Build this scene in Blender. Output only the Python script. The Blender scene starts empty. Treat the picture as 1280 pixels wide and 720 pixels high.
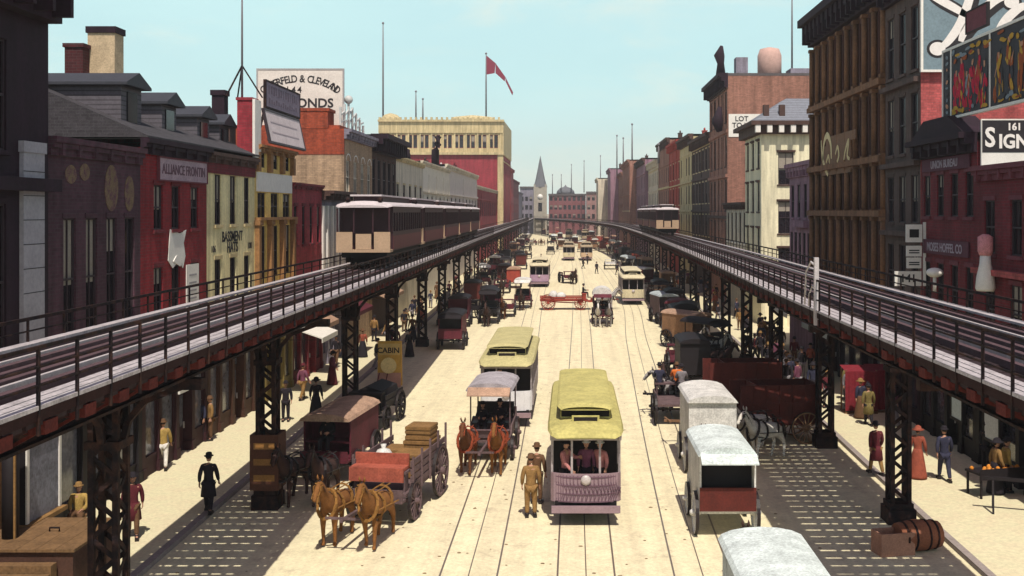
import bpy, bmesh, math, random
from mathutils import Vector, Matrix, Euler
random.seed(7)
R = math.radians
PI = math.pi
SC = bpy.context.scene
COL = SC.collection
CAMZ = 9.4
F = 850.0
VX, VY = 708.0, 299.0

# ------------------------------------------------------------------ placement helpers
def gd(py):                      # distance of a ground point seen at photo row py
    return CAMZ * F / (py - VY)
def gx(px, d):
    return (px - VX) / F * d
def gz(py, d):
    return CAMZ - (py - VY) / F * d
def at(px, py):
    d = gd(py)
    return gx(px, d), d
def lerp_path(pts):
    def f(d):
        if d <= pts[0][0]: return pts[0][1]
        for i in range(len(pts) - 1):
            a, b = pts[i], pts[i + 1]
            if d <= b[0]:
                p0 = pts[i - 1] if i > 0 else a
                p3 = pts[i + 2] if i + 2 < len(pts) else b
                t = (d - a[0]) / (b[0] - a[0])
                h = b[0] - a[0]
                m0 = (b[1] - p0[1]) / max(b[0] - p0[0], 1e-6) * h
                m1 = (p3[1] - a[1]) / max(p3[0] - a[0], 1e-6) * h
                t2, t3 = t * t, t * t * t
                return (2*t3-3*t2+1)*a[1] + (t3-2*t2+t)*m0 + (-2*t3+3*t2)*b[1] + (t3-t2)*m1
        return pts[-1][1]
    return f
elL = lerp_path([(-20, -9.35), (30, -9.35), (119, -11.1), (230, -13.2), (400, -16.5), (650, -23)])
elR = lerp_path([(-20, 8.85), (28, 8.85), (77, 10.0), (150, 10.9), (225, 10.4), (300, 5.5), (380, -4), (480, -19), (600, -40)])
facL = lerp_path([(-20, -14.8), (0, -14.8), (50, -14.8), (58, -14.8), (119, -15.4), (230, -17.2), (400, -20.0), (650, -27)])
facR = lerp_path([(-20, 15.0), (0, 15.0), (44, 15.0), (52, 15.0), (77, 15.3), (150, 16.0), (225, 15.6), (300, 11.2), (380, 2.5), (480, -12), (600, -33)])
trackL = lerp_path([(-20, -2.66), (47, -2.75), (133, -3.9), (230, -3.4), (320, -4.5), (420, -9.5), (600, -24)])
trackC = lerp_path([(-20, 0.4), (35, 0.4), (110, 0.9), (210, 0.7), (320, -2.0), (420, -7.5), (600, -22)])
trackR = lerp_path([(-20, 3.0), (28, 3.4), (77, 4.7), (110, 5.9), (210, 5.0), (320, 1.5), (420, -5.0), (600, -19)])
KERB = 0.13
def kerbL(d): return elL(d) - 1.75
def kerbR(d): return elR(d) + 1.75
def ground_z(x, y):
    return KERB if (x < kerbL(y) - .05 or x > kerbR(y) + .05) else 0.0

# ------------------------------------------------------------------ materials
MATS = {}
STREAK = 0
def mat(name, rgb, rough=0.85, var=0.22, scale=2.5, metal=0.0, bump=0.0, kind=None, rgb2=None, spec=0.3):
    if name in MATS: return MATS[name]
    m = bpy.data.materials.new(name); m.use_nodes = True
    nt = m.node_tree; N = nt.nodes; L = nt.links
    bs = N['Principled BSDF']
    bs.inputs['Roughness'].default_value = rough
    bs.inputs['Metallic'].default_value = metal
    bs.inputs['Specular IOR Level'].default_value = spec
    tc = N.new('ShaderNodeTexCoord'); oi = N.new('ShaderNodeObjectInfo')
    off = N.new('ShaderNodeVectorMath'); off.operation = 'ADD'
    mul = N.new('ShaderNodeMath'); mul.operation = 'MULTIPLY'; mul.inputs[1].default_value = 37.0
    L.new(oi.outputs['Random'], mul.inputs[0])
    cb = N.new('ShaderNodeCombineXYZ')
    for i in range(3): L.new(mul.outputs[0], cb.inputs[i])
    L.new(tc.outputs['Object'], off.inputs[0]); L.new(cb.outputs[0], off.inputs[1])
    n1 = N.new('ShaderNodeTexNoise'); n1.inputs['Scale'].default_value = scale
    n1.inputs['Detail'].default_value = 6; n1.inputs['Roughness'].default_value = .65
    n2 = N.new('ShaderNodeTexNoise'); n2.inputs['Scale'].default_value = scale * 7
    n2.inputs['Detail'].default_value = 3
    L.new(off.outputs[0], n1.inputs['Vector']); L.new(off.outputs[0], n2.inputs['Vector'])
    add = N.new('ShaderNodeMath'); add.operation = 'ADD'
    L.new(n1.outputs['Fac'], add.inputs[0]); L.new(n2.outputs['Fac'], add.inputs[1])
    mr = N.new('ShaderNodeMapRange')
    mr.inputs['From Min'].default_value = .65; mr.inputs['From Max'].default_value = 1.35
    mr.inputs['To Min'].default_value = 1 - var; mr.inputs['To Max'].default_value = 1 + var * .8
    L.new(add.outputs[0], mr.inputs['Value'])
    mix = N.new('ShaderNodeVectorMath'); mix.operation = 'SCALE'
    height = add.outputs[0]
    if kind == 'brick':
        sx = N.new('ShaderNodeSeparateXYZ'); L.new(tc.outputs['Object'], sx.inputs[0])
        a2 = N.new('ShaderNodeMath'); a2.operation = 'ADD'
        L.new(sx.outputs[0], a2.inputs[0]); L.new(sx.outputs[1], a2.inputs[1])
        c2 = N.new('ShaderNodeCombineXYZ'); L.new(a2.outputs[0], c2.inputs[0]); L.new(sx.outputs[2], c2.inputs[1])
        bt = N.new('ShaderNodeTexBrick'); L.new(c2.outputs[0], bt.inputs['Vector'])
        bt.inputs['Scale'].default_value = 1.0
        bt.inputs['Brick Width'].default_value = .30; bt.inputs['Row Height'].default_value = .11
        bt.inputs['Mortar Size'].default_value = .012
        bt.inputs['Color1'].default_value = (*rgb, 1)
        q = rgb2 or tuple(c * .72 for c in rgb)
        bt.inputs['Color2'].default_value = (*q, 1)
        bt.inputs['Mortar'].default_value = (*[c * .55 + .03 for c in rgb], 1)
        L.new(bt.outputs['Color'], mix.inputs[0])
    elif kind == 'boards':
        sx = N.new('ShaderNodeSeparateXYZ'); L.new(tc.outputs['Object'], sx.inputs[0])
        mo = N.new('ShaderNodeMath'); mo.operation = 'FRACT'
        ms = N.new('ShaderNodeMath'); ms.operation = 'MULTIPLY'; ms.inputs[1].default_value = 6.0
        L.new(sx.outputs[2], ms.inputs[0]); L.new(ms.outputs[0], mo.inputs[0])
        cr = N.new('ShaderNodeMapRange'); cr.inputs['To Min'].default_value = .25; cr.inputs['To Max'].default_value = 1.0
        cr.inputs['From Max'].default_value = .35
        L.new(mo.outputs[0], cr.inputs['Value'])
        v0 = N.new('ShaderNodeVectorMath'); v0.operation = 'SCALE'; v0.inputs[0].default_value = rgb
        L.new(cr.outputs[0], v0.inputs['Scale']); L.new(v0.outputs[0], mix.inputs[0])
        height = mo.outputs[0]
    elif kind == 'road':
        mp = N.new('ShaderNodeMapping'); mp.inputs['Scale'].default_value = (1.0, .035, 1.0); L.new(tc.outputs['Object'], mp.inputs['Vector'])
        n3 = N.new('ShaderNodeTexNoise'); n3.inputs['Scale'].default_value = 1.3; n3.inputs['Detail'].default_value = 6; n3.inputs['Roughness'].default_value = .7
        L.new(mp.outputs[0], n3.inputs['Vector'])
        m2 = N.new('ShaderNodeMapRange'); m2.inputs['From Min'].default_value = .40; m2.inputs['From Max'].default_value = .66; L.new(n3.outputs['Fac'], m2.inputs['Value'])
        n4 = N.new('ShaderNodeTexNoise'); n4.inputs['Scale'].default_value = .9; n4.inputs['Detail'].default_value = 8; n4.inputs['Roughness'].default_value = .8; L.new(tc.outputs['Object'], n4.inputs['Vector'])
        m4 = N.new('ShaderNodeMapRange'); m4.inputs['From Min'].default_value = .55; m4.inputs['From Max'].default_value = .70; m4.inputs['To Max'].default_value = .6; L.new(n4.outputs['Fac'], m4.inputs['Value'])
        mx = N.new('ShaderNodeMix'); mx.data_type = 'RGBA'; mx.inputs['A'].default_value = (*rgb, 1); mx.inputs['B'].default_value = (*rgb2, 1); L.new(m2.outputs[0], mx.inputs['Factor'])
        my = N.new('ShaderNodeMix'); my.data_type = 'RGBA'; my.inputs['B'].default_value = (.30, .22, .17, 1); L.new(m4.outputs[0], my.inputs['Factor']); L.new(mx.outputs['Result'], my.inputs['A'])
        L.new(my.outputs['Result'], mix.inputs[0])
    elif rgb2:
        mx = N.new('ShaderNodeMix'); mx.data_type = 'RGBA'
        mx.inputs['A'].default_value = (*rgb, 1); mx.inputs['B'].default_value = (*rgb2, 1)
        m2 = N.new('ShaderNodeMapRange'); m2.inputs['From Min'].default_value = .42; m2.inputs['From Max'].default_value = .62
        L.new(n1.outputs['Fac'], m2.inputs['Value']); L.new(m2.outputs[0], mx.inputs['Factor'])
        L.new(mx.outputs['Result'], mix.inputs[0])
    else:
        mix.inputs[0].default_value = rgb
    sc_out = mr.outputs[0]
    if STREAK:
        ms_ = N.new('ShaderNodeMapping'); ms_.inputs['Scale'].default_value = (1.6, 1.6, .13); L.new(tc.outputs['Object'], ms_.inputs['Vector'])
        ns = N.new('ShaderNodeTexNoise'); ns.inputs['Scale'].default_value = 1.1; ns.inputs['Detail'].default_value = 7; ns.inputs['Roughness'].default_value = .7; L.new(ms_.outputs[0], ns.inputs['Vector'])
        mg = N.new('ShaderNodeMapRange'); mg.inputs['From Min'].default_value = .36; mg.inputs['From Max'].default_value = .64; mg.inputs['To Min'].default_value = 1 - STREAK; mg.inputs['To Max'].default_value = 1.08
        L.new(ns.outputs['Fac'], mg.inputs['Value'])
        mu = N.new('ShaderNodeMath'); mu.operation = 'MULTIPLY'; L.new(mr.outputs[0], mu.inputs[0]); L.new(mg.outputs[0], mu.inputs[1]); sc_out = mu.outputs[0]
    L.new(sc_out, mix.inputs['Scale'])
    L.new(mix.outputs[0], bs.inputs['Base Color'])
    if bump:
        bp = N.new('ShaderNodeBump'); bp.inputs['Strength'].default_value = bump; bp.inputs['Distance'].default_value = .03
        L.new(height, bp.inputs['Height']); L.new(bp.outputs[0], bs.inputs['Normal'])
    MATS[name] = m
    return m

def cloth(name, rgb): return mat(name, rgb, .9, .45, 7)
IRON = mat('black_iron', (.012, .008, .011), .8, .5, 3, spec=.15, rgb2=(.040, .018, .014))
IRON2 = mat('rusty_iron', (.13, .027, .023), .85, .45, 3, spec=.1, rgb2=(.07, .017, .016))
FASC = mat('dark_maroon_iron', (.026, .009, .010), .8, .4, 4, spec=.15)
RAIL = mat('worn_steel_rail', (.50, .45, .46), .45, .25, 5, metal=.15)
GUARD = mat('guard_timber', (.085, .048, .056), .8, .3, 3)
TIE = mat('sleeper_timber', (.030, .016, .020), .9, .4, 5)
WALK = mat('walkway_boards', (.40, .36, .38), .85, .45, 2.5)
GLASS = mat('dark_glass', (.014, .011, .016), .12, .3, 1.2, spec=.45)
GLASSG = mat('grey_shop_glass', (.13, .13, .16), .15, .7, 1.0, spec=.5)
BLIND = mat('window_blind', (.30, .26, .22), .85, .2, 3)
BLACK = mat('black_paint', (.012, .008, .011), .7, .3, 5)
WHITE = mat('white_paint', (.74, .70, .66), .6, .14, 4)
LETTER = mat('black_lettering', (.02, .016, .02), .7, .2, 6)
LETTERW = mat('white_lettering', (.75, .70, .68), .7, .15, 6)
STEEL = mat('tram_rail_steel', (.22, .17, .14), .45, .2, 3, metal=.4)

# ------------------------------------------------------------------ mesh builder
class MB:
    def __init__(s): s.v = []; s.f = []; s.m = []; s.sm = []
    def face(s, pts, mi=0, sm=False):
        b = len(s.v); s.v += [tuple(p) for p in pts]; s.f.append(tuple(range(b, b + len(pts)))); s.m.append(mi); s.sm.append(sm)
    def add(s, vs, fs, mi=0, sm=False, M=None):
        b = len(s.v)
        s.v += [tuple(M @ Vector(p)) for p in vs] if M is not None else [tuple(p) for p in vs]
        for f in fs: s.f.append(tuple(b + i for i in f)); s.m.append(mi); s.sm.append(sm)
        return s
    def box(s, x0, x1, y0, y1, z0, z1, mi=0, M=None):
        vs = [(x0,y0,z0),(x1,y0,z0),(x1,y1,z0),(x0,y1,z0),(x0,y0,z1),(x1,y0,z1),(x1,y1,z1),(x0,y1,z1)]
        fs = [(0,3,2,1),(4,5,6,7),(0,1,5,4),(1,2,6,5),(2,3,7,6),(3,0,4,7)]
        return s.add(vs, fs, mi, False, M)
    def cbox(s, c, d, mi=0, M=None):
        return s.box(c[0]-d[0]/2, c[0]+d[0]/2, c[1]-d[1]/2, c[1]+d[1]/2, c[2]-d[2]/2, c[2]+d[2]/2, mi, M)
    def bar(s, a, b, w, h=None, mi=0, up=(0,0,1)):
        a, b = Vector(a), Vector(b); h = h or w
        d = (b - a)
        if d.length < 1e-6: return s
        d.normalize(); u = Vector(up)
        if abs(d.dot(u)) > .98: u = Vector((0,1,0)) if abs(d.y) < .9 else Vector((1,0,0))
        r = d.cross(u).normalized(); u = r.cross(d).normalized()
        r, u = r * w / 2, u * h / 2
        vs = [a-r-u, a+r-u, a+r+u, a-r+u, b-r-u, b+r-u, b+r+u, b-r+u]
        return s.add(vs, [(0,1,2,3),(7,6,5,4),(0,4,5,1),(1,5,6,2),(2,6,7,3),(3,7,4,0)], mi)
    def tube(s, pts, r, n=6, mi=0, caps=True, sm=True):
        pts = [Vector(p) for p in pts]; rs = r if isinstance(r, (list, tuple)) else [r] * len(pts)
        rings = []; b = len(s.v)
        for i, p in enumerate(pts):
            d = (pts[min(i+1, len(pts)-1)] - pts[max(i-1, 0)]).normalized()
            u = Vector((0,0,1)) if abs(d.z) < .9 else Vector((0,1,0))
            x = d.cross(u).normalized(); y = x.cross(d).normalized()
            s.v += [tuple(p + (x * math.cos(2*PI*k/n) + y * math.sin(2*PI*k/n)) * rs[i]) for k in range(n)]
        for i in range(len(pts) - 1):
            for k in range(n):
                s.f.append((b+i*n+k, b+i*n+(k+1) % n, b+(i+1)*n+(k+1) % n, b+(i+1)*n+k)); s.m.append(mi); s.sm.append(sm)
        if caps:
            s.f.append(tuple(b+k for k in reversed(range(n)))); s.m.append(mi); s.sm.append(False)
            e = b + (len(pts)-1)*n
            s.f.append(tuple(e+k for k in range(n))); s.m.append(mi); s.sm.append(False)
        return s
    def lathe(s, prof, n=12, mi=0, c=(0,0,0), sm=True, M=None, sx=1, sy=1):
        b0 = []; fs = []
        for r, z in prof:
            b0 += [(c[0]+r*sx*math.cos(2*PI*k/n), c[1]+r*sy*math.sin(2*PI*k/n), c[2]+z) for k in range(n)]
        for i in range(len(prof)-1):
            for k in range(n):
                fs.append((i*n+k, i*n+(k+1) % n, (i+1)*n+(k+1) % n, (i+1)*n+k))
        fs.append(tuple(reversed(range(n)))); fs.append(tuple((len(prof)-1)*n+k for k in range(n)))
        return s.add(b0, fs, mi, sm, M)
    def ball(s, c, r, n=10, mi=0, sc=(1,1,1)):
        prof = [(max(.02, math.sin(PI*i/8))*r, -math.cos(PI*i/8)*r*sc[2]) for i in range(9)]
        return s.lathe(prof, n, mi, c, True, None, sc[0], sc[1])
    def prism(s, poly, ax, a, b, mi=0, M=None):
        """polygon of 2D points extruded along axis ax ('x': pts are (y,z); 'y': (x,z); 'z': (x,y)) from a to b"""
        def p(q, t):
            return (t, q[0], q[1]) if ax == 'x' else (q[0], t, q[1]) if ax == 'y' else (q[0], q[1], t)
        n = len(poly); vs = [p(q, a) for q in poly] + [p(q, b) for q in poly]
        ar = sum(poly[i][0]*poly[(i+1) % n][1] - poly[(i+1) % n][0]*poly[i][1] for i in range(n))
        fs = [tuple(range(n))[::-1], tuple(range(n, 2*n))] + [(i, (i+1) % n, n+(i+1) % n, n+i) for i in range(n)]
        flip = (ar < 0) != (ax == 'y')
        if flip: fs = [tuple(reversed(f)) for f in fs]
        return s.add(vs, fs, mi, False, M)
    def mesh(s, name, mats):
        me = bpy.data.meshes.new(name)
        me.from_pydata(s.v, [], s.f)
        for m in (mats if isinstance(mats, (list, tuple)) else [mats]): me.materials.append(m)
        me.polygons.foreach_set('material_index', s.m); me.polygons.foreach_set('use_smooth', s.sm)
        me.update(); return me
    def build(s, name, mats, parent=None, loc=(0,0,0), rot=None):
        return link(name, s.mesh(name, mats), parent, loc, rot)

def link(name, me, parent=None, loc=(0,0,0), rot=None, mats=None):
    o = bpy.data.objects.new(name, me); COL.objects.link(o); o.location = loc
    if rot is not None: o.rotation_euler = rot if isinstance(rot, (tuple, Euler)) else (0, 0, rot)
    if parent is not None: o.parent = parent
    if mats:
        for i, m in enumerate(mats):
            if m is not None: o.material_slots[i].link = 'OBJECT'; o.material_slots[i].material = m
    return o
def tag(o, label=None, cat=None, group=None, kind=None):
    if label: o['label'] = label
    if cat: o['category'] = cat
    if group: o['group'] = group
    if kind: o['kind'] = kind
    return o
def thing(name, label, cat, loc=(0,0,0), rot=0, group=None):
    o = bpy.data.objects.new(name, None); COL.objects.link(o)
    o.location = loc; o.rotation_euler = (0, 0, rot); o.empty_display_size = .2
    return tag(o, label, cat, group)
def copy_tree(o, parent=None):
    c = o.copy(); COL.objects.link(c)
    if parent is not None: c.parent = parent
    for ch in o.children: copy_tree(ch, c)
    return c
FONTCACHE = {}
def letters(txt, size, parent, loc, rot, m, name='lettering', sx=1.0, bold=.0, align='CENTER', depth=.012, spacing=1.0):
    key = (txt, size, sx, bold, align, m.name, spacing)
    if key not in FONTCACHE:
        cu = bpy.data.curves.new(name, 'FONT'); cu.body = txt; cu.size = size; cu.align_x = align; cu.align_y = 'CENTER'
        cu.offset = bold; cu.extrude = depth / 2; cu.resolution_u = 3; cu.space_character = spacing
        t = bpy.data.objects.new('tmp', cu); COL.objects.link(t)
        dg = bpy.context.evaluated_depsgraph_get()
        me = bpy.data.meshes.new_from_object(t.evaluated_get(dg)); me.name = name
        bpy.data.objects.remove(t); bpy.data.curves.remove(cu)
        me.transform(Matrix.Rotation(PI/2, 4, 'X') @ Matrix.Diagonal((sx, 1, 1, 1)))
        me.materials.clear(); me.materials.append(m)
        FONTCACHE[key] = me
    return link(name, FONTCACHE[key], parent, loc, rot)

def skin_mesh(name, chains, sub=1):
    """chains: dict joint -> (x,y,z,r[,r2]); edges list; first joint is the root"""
    joints, edges = chains
    bm = bmesh.new(); lay = bm.verts.layers.skin.verify(); vs = {}
    for i, (k, j) in enumerate(joints.items()):
        v = bm.verts.new(j[:3]); vs[k] = v
        v[lay].radius = (j[3], j[4] if len(j) > 4 else j[3]); v[lay].use_root = (i == 0)
    for a, b in edges: bm.edges.new((vs[a], vs[b]))
    me = bpy.data.meshes.new(name); bm.to_mesh(me); bm.free()
    o = bpy.data.objects.new(name, me); COL.objects.link(o)
    md = o.modifiers.new('Skin', 'SKIN'); md.use_smooth_shade = True; md.branch_smoothing = .3
    sb = o.modifiers.new('Sub', 'SUBSURF'); sb.levels = sub; sb.render_levels = sub
    dg = bpy.context.evaluated_depsgraph_get(); dg.update()
    r = bpy.data.meshes.new_from_object(o.evaluated_get(dg)); r.name = name
    bpy.data.objects.remove(o); bpy.data.meshes.remove(me)
    return [tuple(v.co) for v in r.vertices], [tuple(p.vertices) for p in r.polygons], r

# ------------------------------------------------------------------ camera, world, sun
cam = bpy.data.cameras.new('camera'); co = bpy.data.objects.new('camera', cam); COL.objects.link(co)
co.location = (0, 0, CAMZ); co.rotation_euler = (PI/2, 0, 0)
K = 1024 / 810.0
cam.sensor_width = 36; cam.lens = 36 * F * K / 1024
cam.shift_x = -((VX - 256) * K - 512) / 1024
cam.shift_y = -(288 - ((VY - 359.5) * K + 288)) / 1024
cam.clip_start = .5; cam.clip_end = 6000
SC.camera = co
SUN_EL, SUN_X = R(60), .15
sy = -math.sqrt(1 - SUN_X**2)
to_sun = Vector((SUN_X * math.cos(SUN_EL), sy * math.cos(SUN_EL), math.sin(SUN_EL)))
sl = bpy.data.lights.new('sun', 'SUN'); sl.energy = 4.3; sl.angle = R(.5); sl.color = (1.0, .94, .80)
so = bpy.data.objects.new('sun', sl); COL.objects.link(so); so.rotation_euler = (-to_sun).to_track_quat('-Z', 'Y').to_euler(); so.location = (10, -10, 60)
w = bpy.data.worlds.new('World'); SC.world = w; w.use_nodes = True
nt = w.node_tree; N = nt.nodes; L = nt.links
bg = N['Background']; bg.inputs['Strength'].default_value = .115
sk = N.new('ShaderNodeTexSky'); sk.sky_type = 'NISHITA'; sk.sun_disc = False
sk.sun_elevation = SUN_EL; sk.sun_rotation = math.atan2(SUN_X, sy); sk.air_density = 1.0; sk.dust_density = 1.6; sk.ozone_density = 1.3
tc = N.new('ShaderNodeTexCoord'); mp = N.new('ShaderNodeMapping'); mp.inputs['Scale'].default_value = (1.6, 1.6, 5.5)
L.new(tc.outputs['Generated'], mp.inputs['Vector'])
nz = N.new('ShaderNodeTexNoise'); nz.inputs['Scale'].default_value = 2.3; nz.inputs['Detail'].default_value = 7; nz.inputs['Roughness'].default_value = .55
L.new(mp.outputs[0], nz.inputs['Vector'])
mr = N.new('ShaderNodeMapRange'); mr.inputs['From Min'].default_value = .46; mr.inputs['From Max'].default_value = .72
mr.inputs['To Min'].default_value = .8; mr.inputs['To Max'].default_value = .92
L.new(nz.outputs['Fac'], mr.inputs['Value'])
sz = N.new('ShaderNodeSeparateXYZ'); L.new(tc.outputs['Generated'], sz.inputs[0])
el = N.new('ShaderNodeMapRange'); el.interpolation_type = 'SMOOTHSTEP'
el.inputs['From Min'].default_value = .18; el.inputs['From Max'].default_value = .62; L.new(sz.outputs[2], el.inputs['Value'])
tm = N.new('ShaderNodeMix'); tm.data_type = 'RGBA'; tm.inputs['A'].default_value = (.98, 1.10, 1.0, 1); tm.inputs['B'].default_value = (.84, .58, .60, 1)
L.new(el.outputs[0], tm.inputs['Factor'])
ti = N.new('ShaderNodeVectorMath'); ti.operation = 'MULTIPLY'
L.new(sk.outputs[0], ti.inputs[0]); L.new(tm.outputs['Result'], ti.inputs[1])
inv = N.new('ShaderNodeMath'); inv.operation = 'SUBTRACT'; inv.inputs[0].default_value = 1.0; L.new(el.outputs[0], inv.inputs[1])
cf_ = N.new('ShaderNodeMath'); cf_.operation = 'MULTIPLY'; L.new(mr.outputs[0], cf_.inputs[0]); L.new(inv.outputs[0], cf_.inputs[1])
cm = N.new('ShaderNodeMix'); cm.data_type = 'RGBA'; n5 = N.new('ShaderNodeTexNoise'); n5.inputs['Scale'].default_value = 3.1; n5.inputs['Detail'].default_value = 8; n5.inputs['Roughness'].default_value = .6; n5.inputs['Distortion'].default_value = .4
L.new(mp.outputs[0], n5.inputs['Vector'])
m5 = N.new('ShaderNodeMapRange'); m5.interpolation_type = 'SMOOTHSTEP'; m5.inputs['From Min'].default_value = .48; m5.inputs['From Max'].default_value = .85; L.new(n5.outputs['Fac'], m5.inputs['Value'])
c5 = N.new('ShaderNodeMix'); c5.data_type = 'RGBA'; c5.inputs['A'].default_value = (5.3, 7.7, 7.7, 1); c5.inputs['B'].default_value = (7.7, 8.2, 7.1, 1); L.new(m5.outputs[0], c5.inputs['Factor'])
h5 = N.new('ShaderNodeMapRange'); h5.interpolation_type = 'SMOOTHSTEP'; h5.inputs['From Min'].default_value = .0; h5.inputs['From Max'].default_value = .13; h5.inputs['To Min'].default_value = .75; h5.inputs['To Max'].default_value = 0.0
L.new(sz.outputs[2], h5.inputs['Value'])
c6 = N.new('ShaderNodeMix'); c6.data_type = 'RGBA'; c6.inputs['B'].default_value = (7.7, 8.2, 7.5, 1); L.new(h5.outputs[0], c6.inputs['Factor']); L.new(c5.outputs['Result'], c6.inputs['A'])
L.new(c6.outputs['Result'], cm.inputs['B'])
L.new(cf_.outputs[0], cm.inputs['Factor']); L.new(ti.outputs[0], cm.inputs['A']); L.new(cm.outputs['Result'], bg.inputs['Color'])
vs_ = SC.view_settings; vs_.view_transform = 'Standard'; vs_.look = 'None'; vs_.exposure = .17; vs_.gamma = 1
# ------------------------------------------------------------------ ground, pavements, tram tracks
ROAD = mat('dusty_roadway', (.74, .665, .455), .95, .2, 1.6, bump=.2, kind='road', rgb2=(.63, .55, .38))
PAVE = mat('flagstone_pavement', (.68, .62, .42), .95, .2, 1.4, bump=.1, rgb2=(.60, .52, .36))
KERBM = mat('kerb_stone', (.30, .25, .24), .9, .25, 2)
EARTH = mat('bare_ground', (.40, .35, .27), .95, .2, .3)
g = MB(); g.box(-2500, 2500, -300, 4000, -1.0, -.012); g.build('ground', EARTH).__setitem__('kind', 'structure')
def steps(a, b, near=6.0):
    out = []; d = a
    while d < b: out.append(d); d += near if d < 160 else 12
    return out + [b]
def strip(mb, fa, fb, za, zb, ds, mi=0):
    """swept box between lateral functions fa<fb and heights za<zb"""
    b = len(mb.v)
    for d in ds:
        mb.v += [(fa(d), d, za), (fb(d), d, za), (fb(d), d, zb), (fa(d), d, zb)]
    for i in range(len(ds) - 1):
        o = b + 4 * i
        for q in ((0,1,5,4),(1,2,6,5),(2,3,7,6),(3,0,4,7)):
            mb.f.append(tuple(o + k for k in reversed(q))); mb.m.append(mi); mb.sm.append(False)
    mb.f.append((b, b+1, b+2, b+3)); e = b + 4*(len(ds)-1); mb.f.append((e+3, e+2, e+1, e)); mb.m += [mi]*2; mb.sm += [False]*2
    return mb
DS = steps(-10, 560)
m_ = MB(); strip(m_, lambda d: facL(d) - 3, lambda d: facR(d) + 3, -.010, 0, DS); m_.build('road', ROAD)['kind'] = 'structure'
m_ = MB(); strip(m_, lambda d: facL(d) - 2, lambda d: kerbL(d) - .22, 0.0, KERB, DS); m_.build('pavement', PAVE)['kind'] = 'structure'
m_ = MB(); strip(m_, lambda d: kerbR(d) + .22, lambda d: facR(d) + 2, 0.0, KERB, DS); m_.build('pavement', PAVE)['kind'] = 'structure'
m_ = MB()
strip(m_, lambda d: kerbL(d) - .22, lambda d: kerbL(d), 0.0, KERB + .006, DS); m_.build('kerb', KERBM)['kind'] = 'structure'
m_ = MB()
strip(m_, lambda d: kerbR(d), lambda d: kerbR(d) + .22, 0.0, KERB + .006, DS); m_.build('kerb', KERBM)['kind'] = 'structure'
DT = steps(-5, 430)
def sh(f, o): return lambda d: f(d) + o
for tf in (trackL, trackC, trackR):
    m_ = MB()
    for o in (-.74, 0, .74):
        wd = .025 if o else .016
        strip(m_, sh(tf, o - wd), sh(tf, o + wd), .001, .006, DT)
    m_.build('tram_track', STEEL)['kind'] = 'structure'

# ------------------------------------------------------------------ elevated railway
def pillar_meshes():
    h = 5.72; w = .25
    s = MB()
    for sx in (-1, 1):
        for sy in (-1, 1):
            s.box(sx*w-.06, sx*w+.06, sy*w-.06, sy*w+.06, .55, h)
    n = 12; dz = (h - .7) / n
    for k in range(n):
        z0 = .65 + k * dz; a, b = (-w, w) if k % 2 else (w, -w)
        for sy in (-1, 1):
            s.bar((a, sy*(w+.02), z0), (b, sy*(w+.02), z0+dz), .10, .02, up=(0,1,0))
            s.bar((sy*(w+.02), a, z0), (sy*(w+.02), b, z0+dz), .02, .10)
    col = s.mesh('pillar', IRON)
    p = MB(); p.box(-.42, .42, -.42, .42, 0, .45); p.box(-.36, .36, -.36, .36, .45, .62)
    pl = p.mesh('plinth', IRON)
    c = MB(); c.box(-.36, .36, -.36, .36, 4.55, 4.72); c.box(-.4, .4, -.4, .4, h-.06, h+.08)
    for sy in (-1, 1):            # flared brackets along and across
        pts = [(0.30, 4.70), (.40, 5.1), (.75, 5.5), (1.5, 5.78)]
        for i in range(3):
            a, b = pts[i], pts[i+1]
            c.bar((sy*a[0], 0, a[1]), (sy*b[0], 0, b[1]), .14, .12)
            c.bar((0, sy*a[0]*1.15, a[1]), (0, sy*b[0]*1.15, b[1]), .14, .12)
        c.bar((sy*.33, 0, 5.7), (sy*.66, 0, 5.42), .06, .06); c.bar((0, sy*.33, 5.7), (0, sy*.76, 5.42), .06, .06)
    cp = c.mesh('capital', IRON)
    return col, pl, cp
PM = pillar_meshes()
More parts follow.
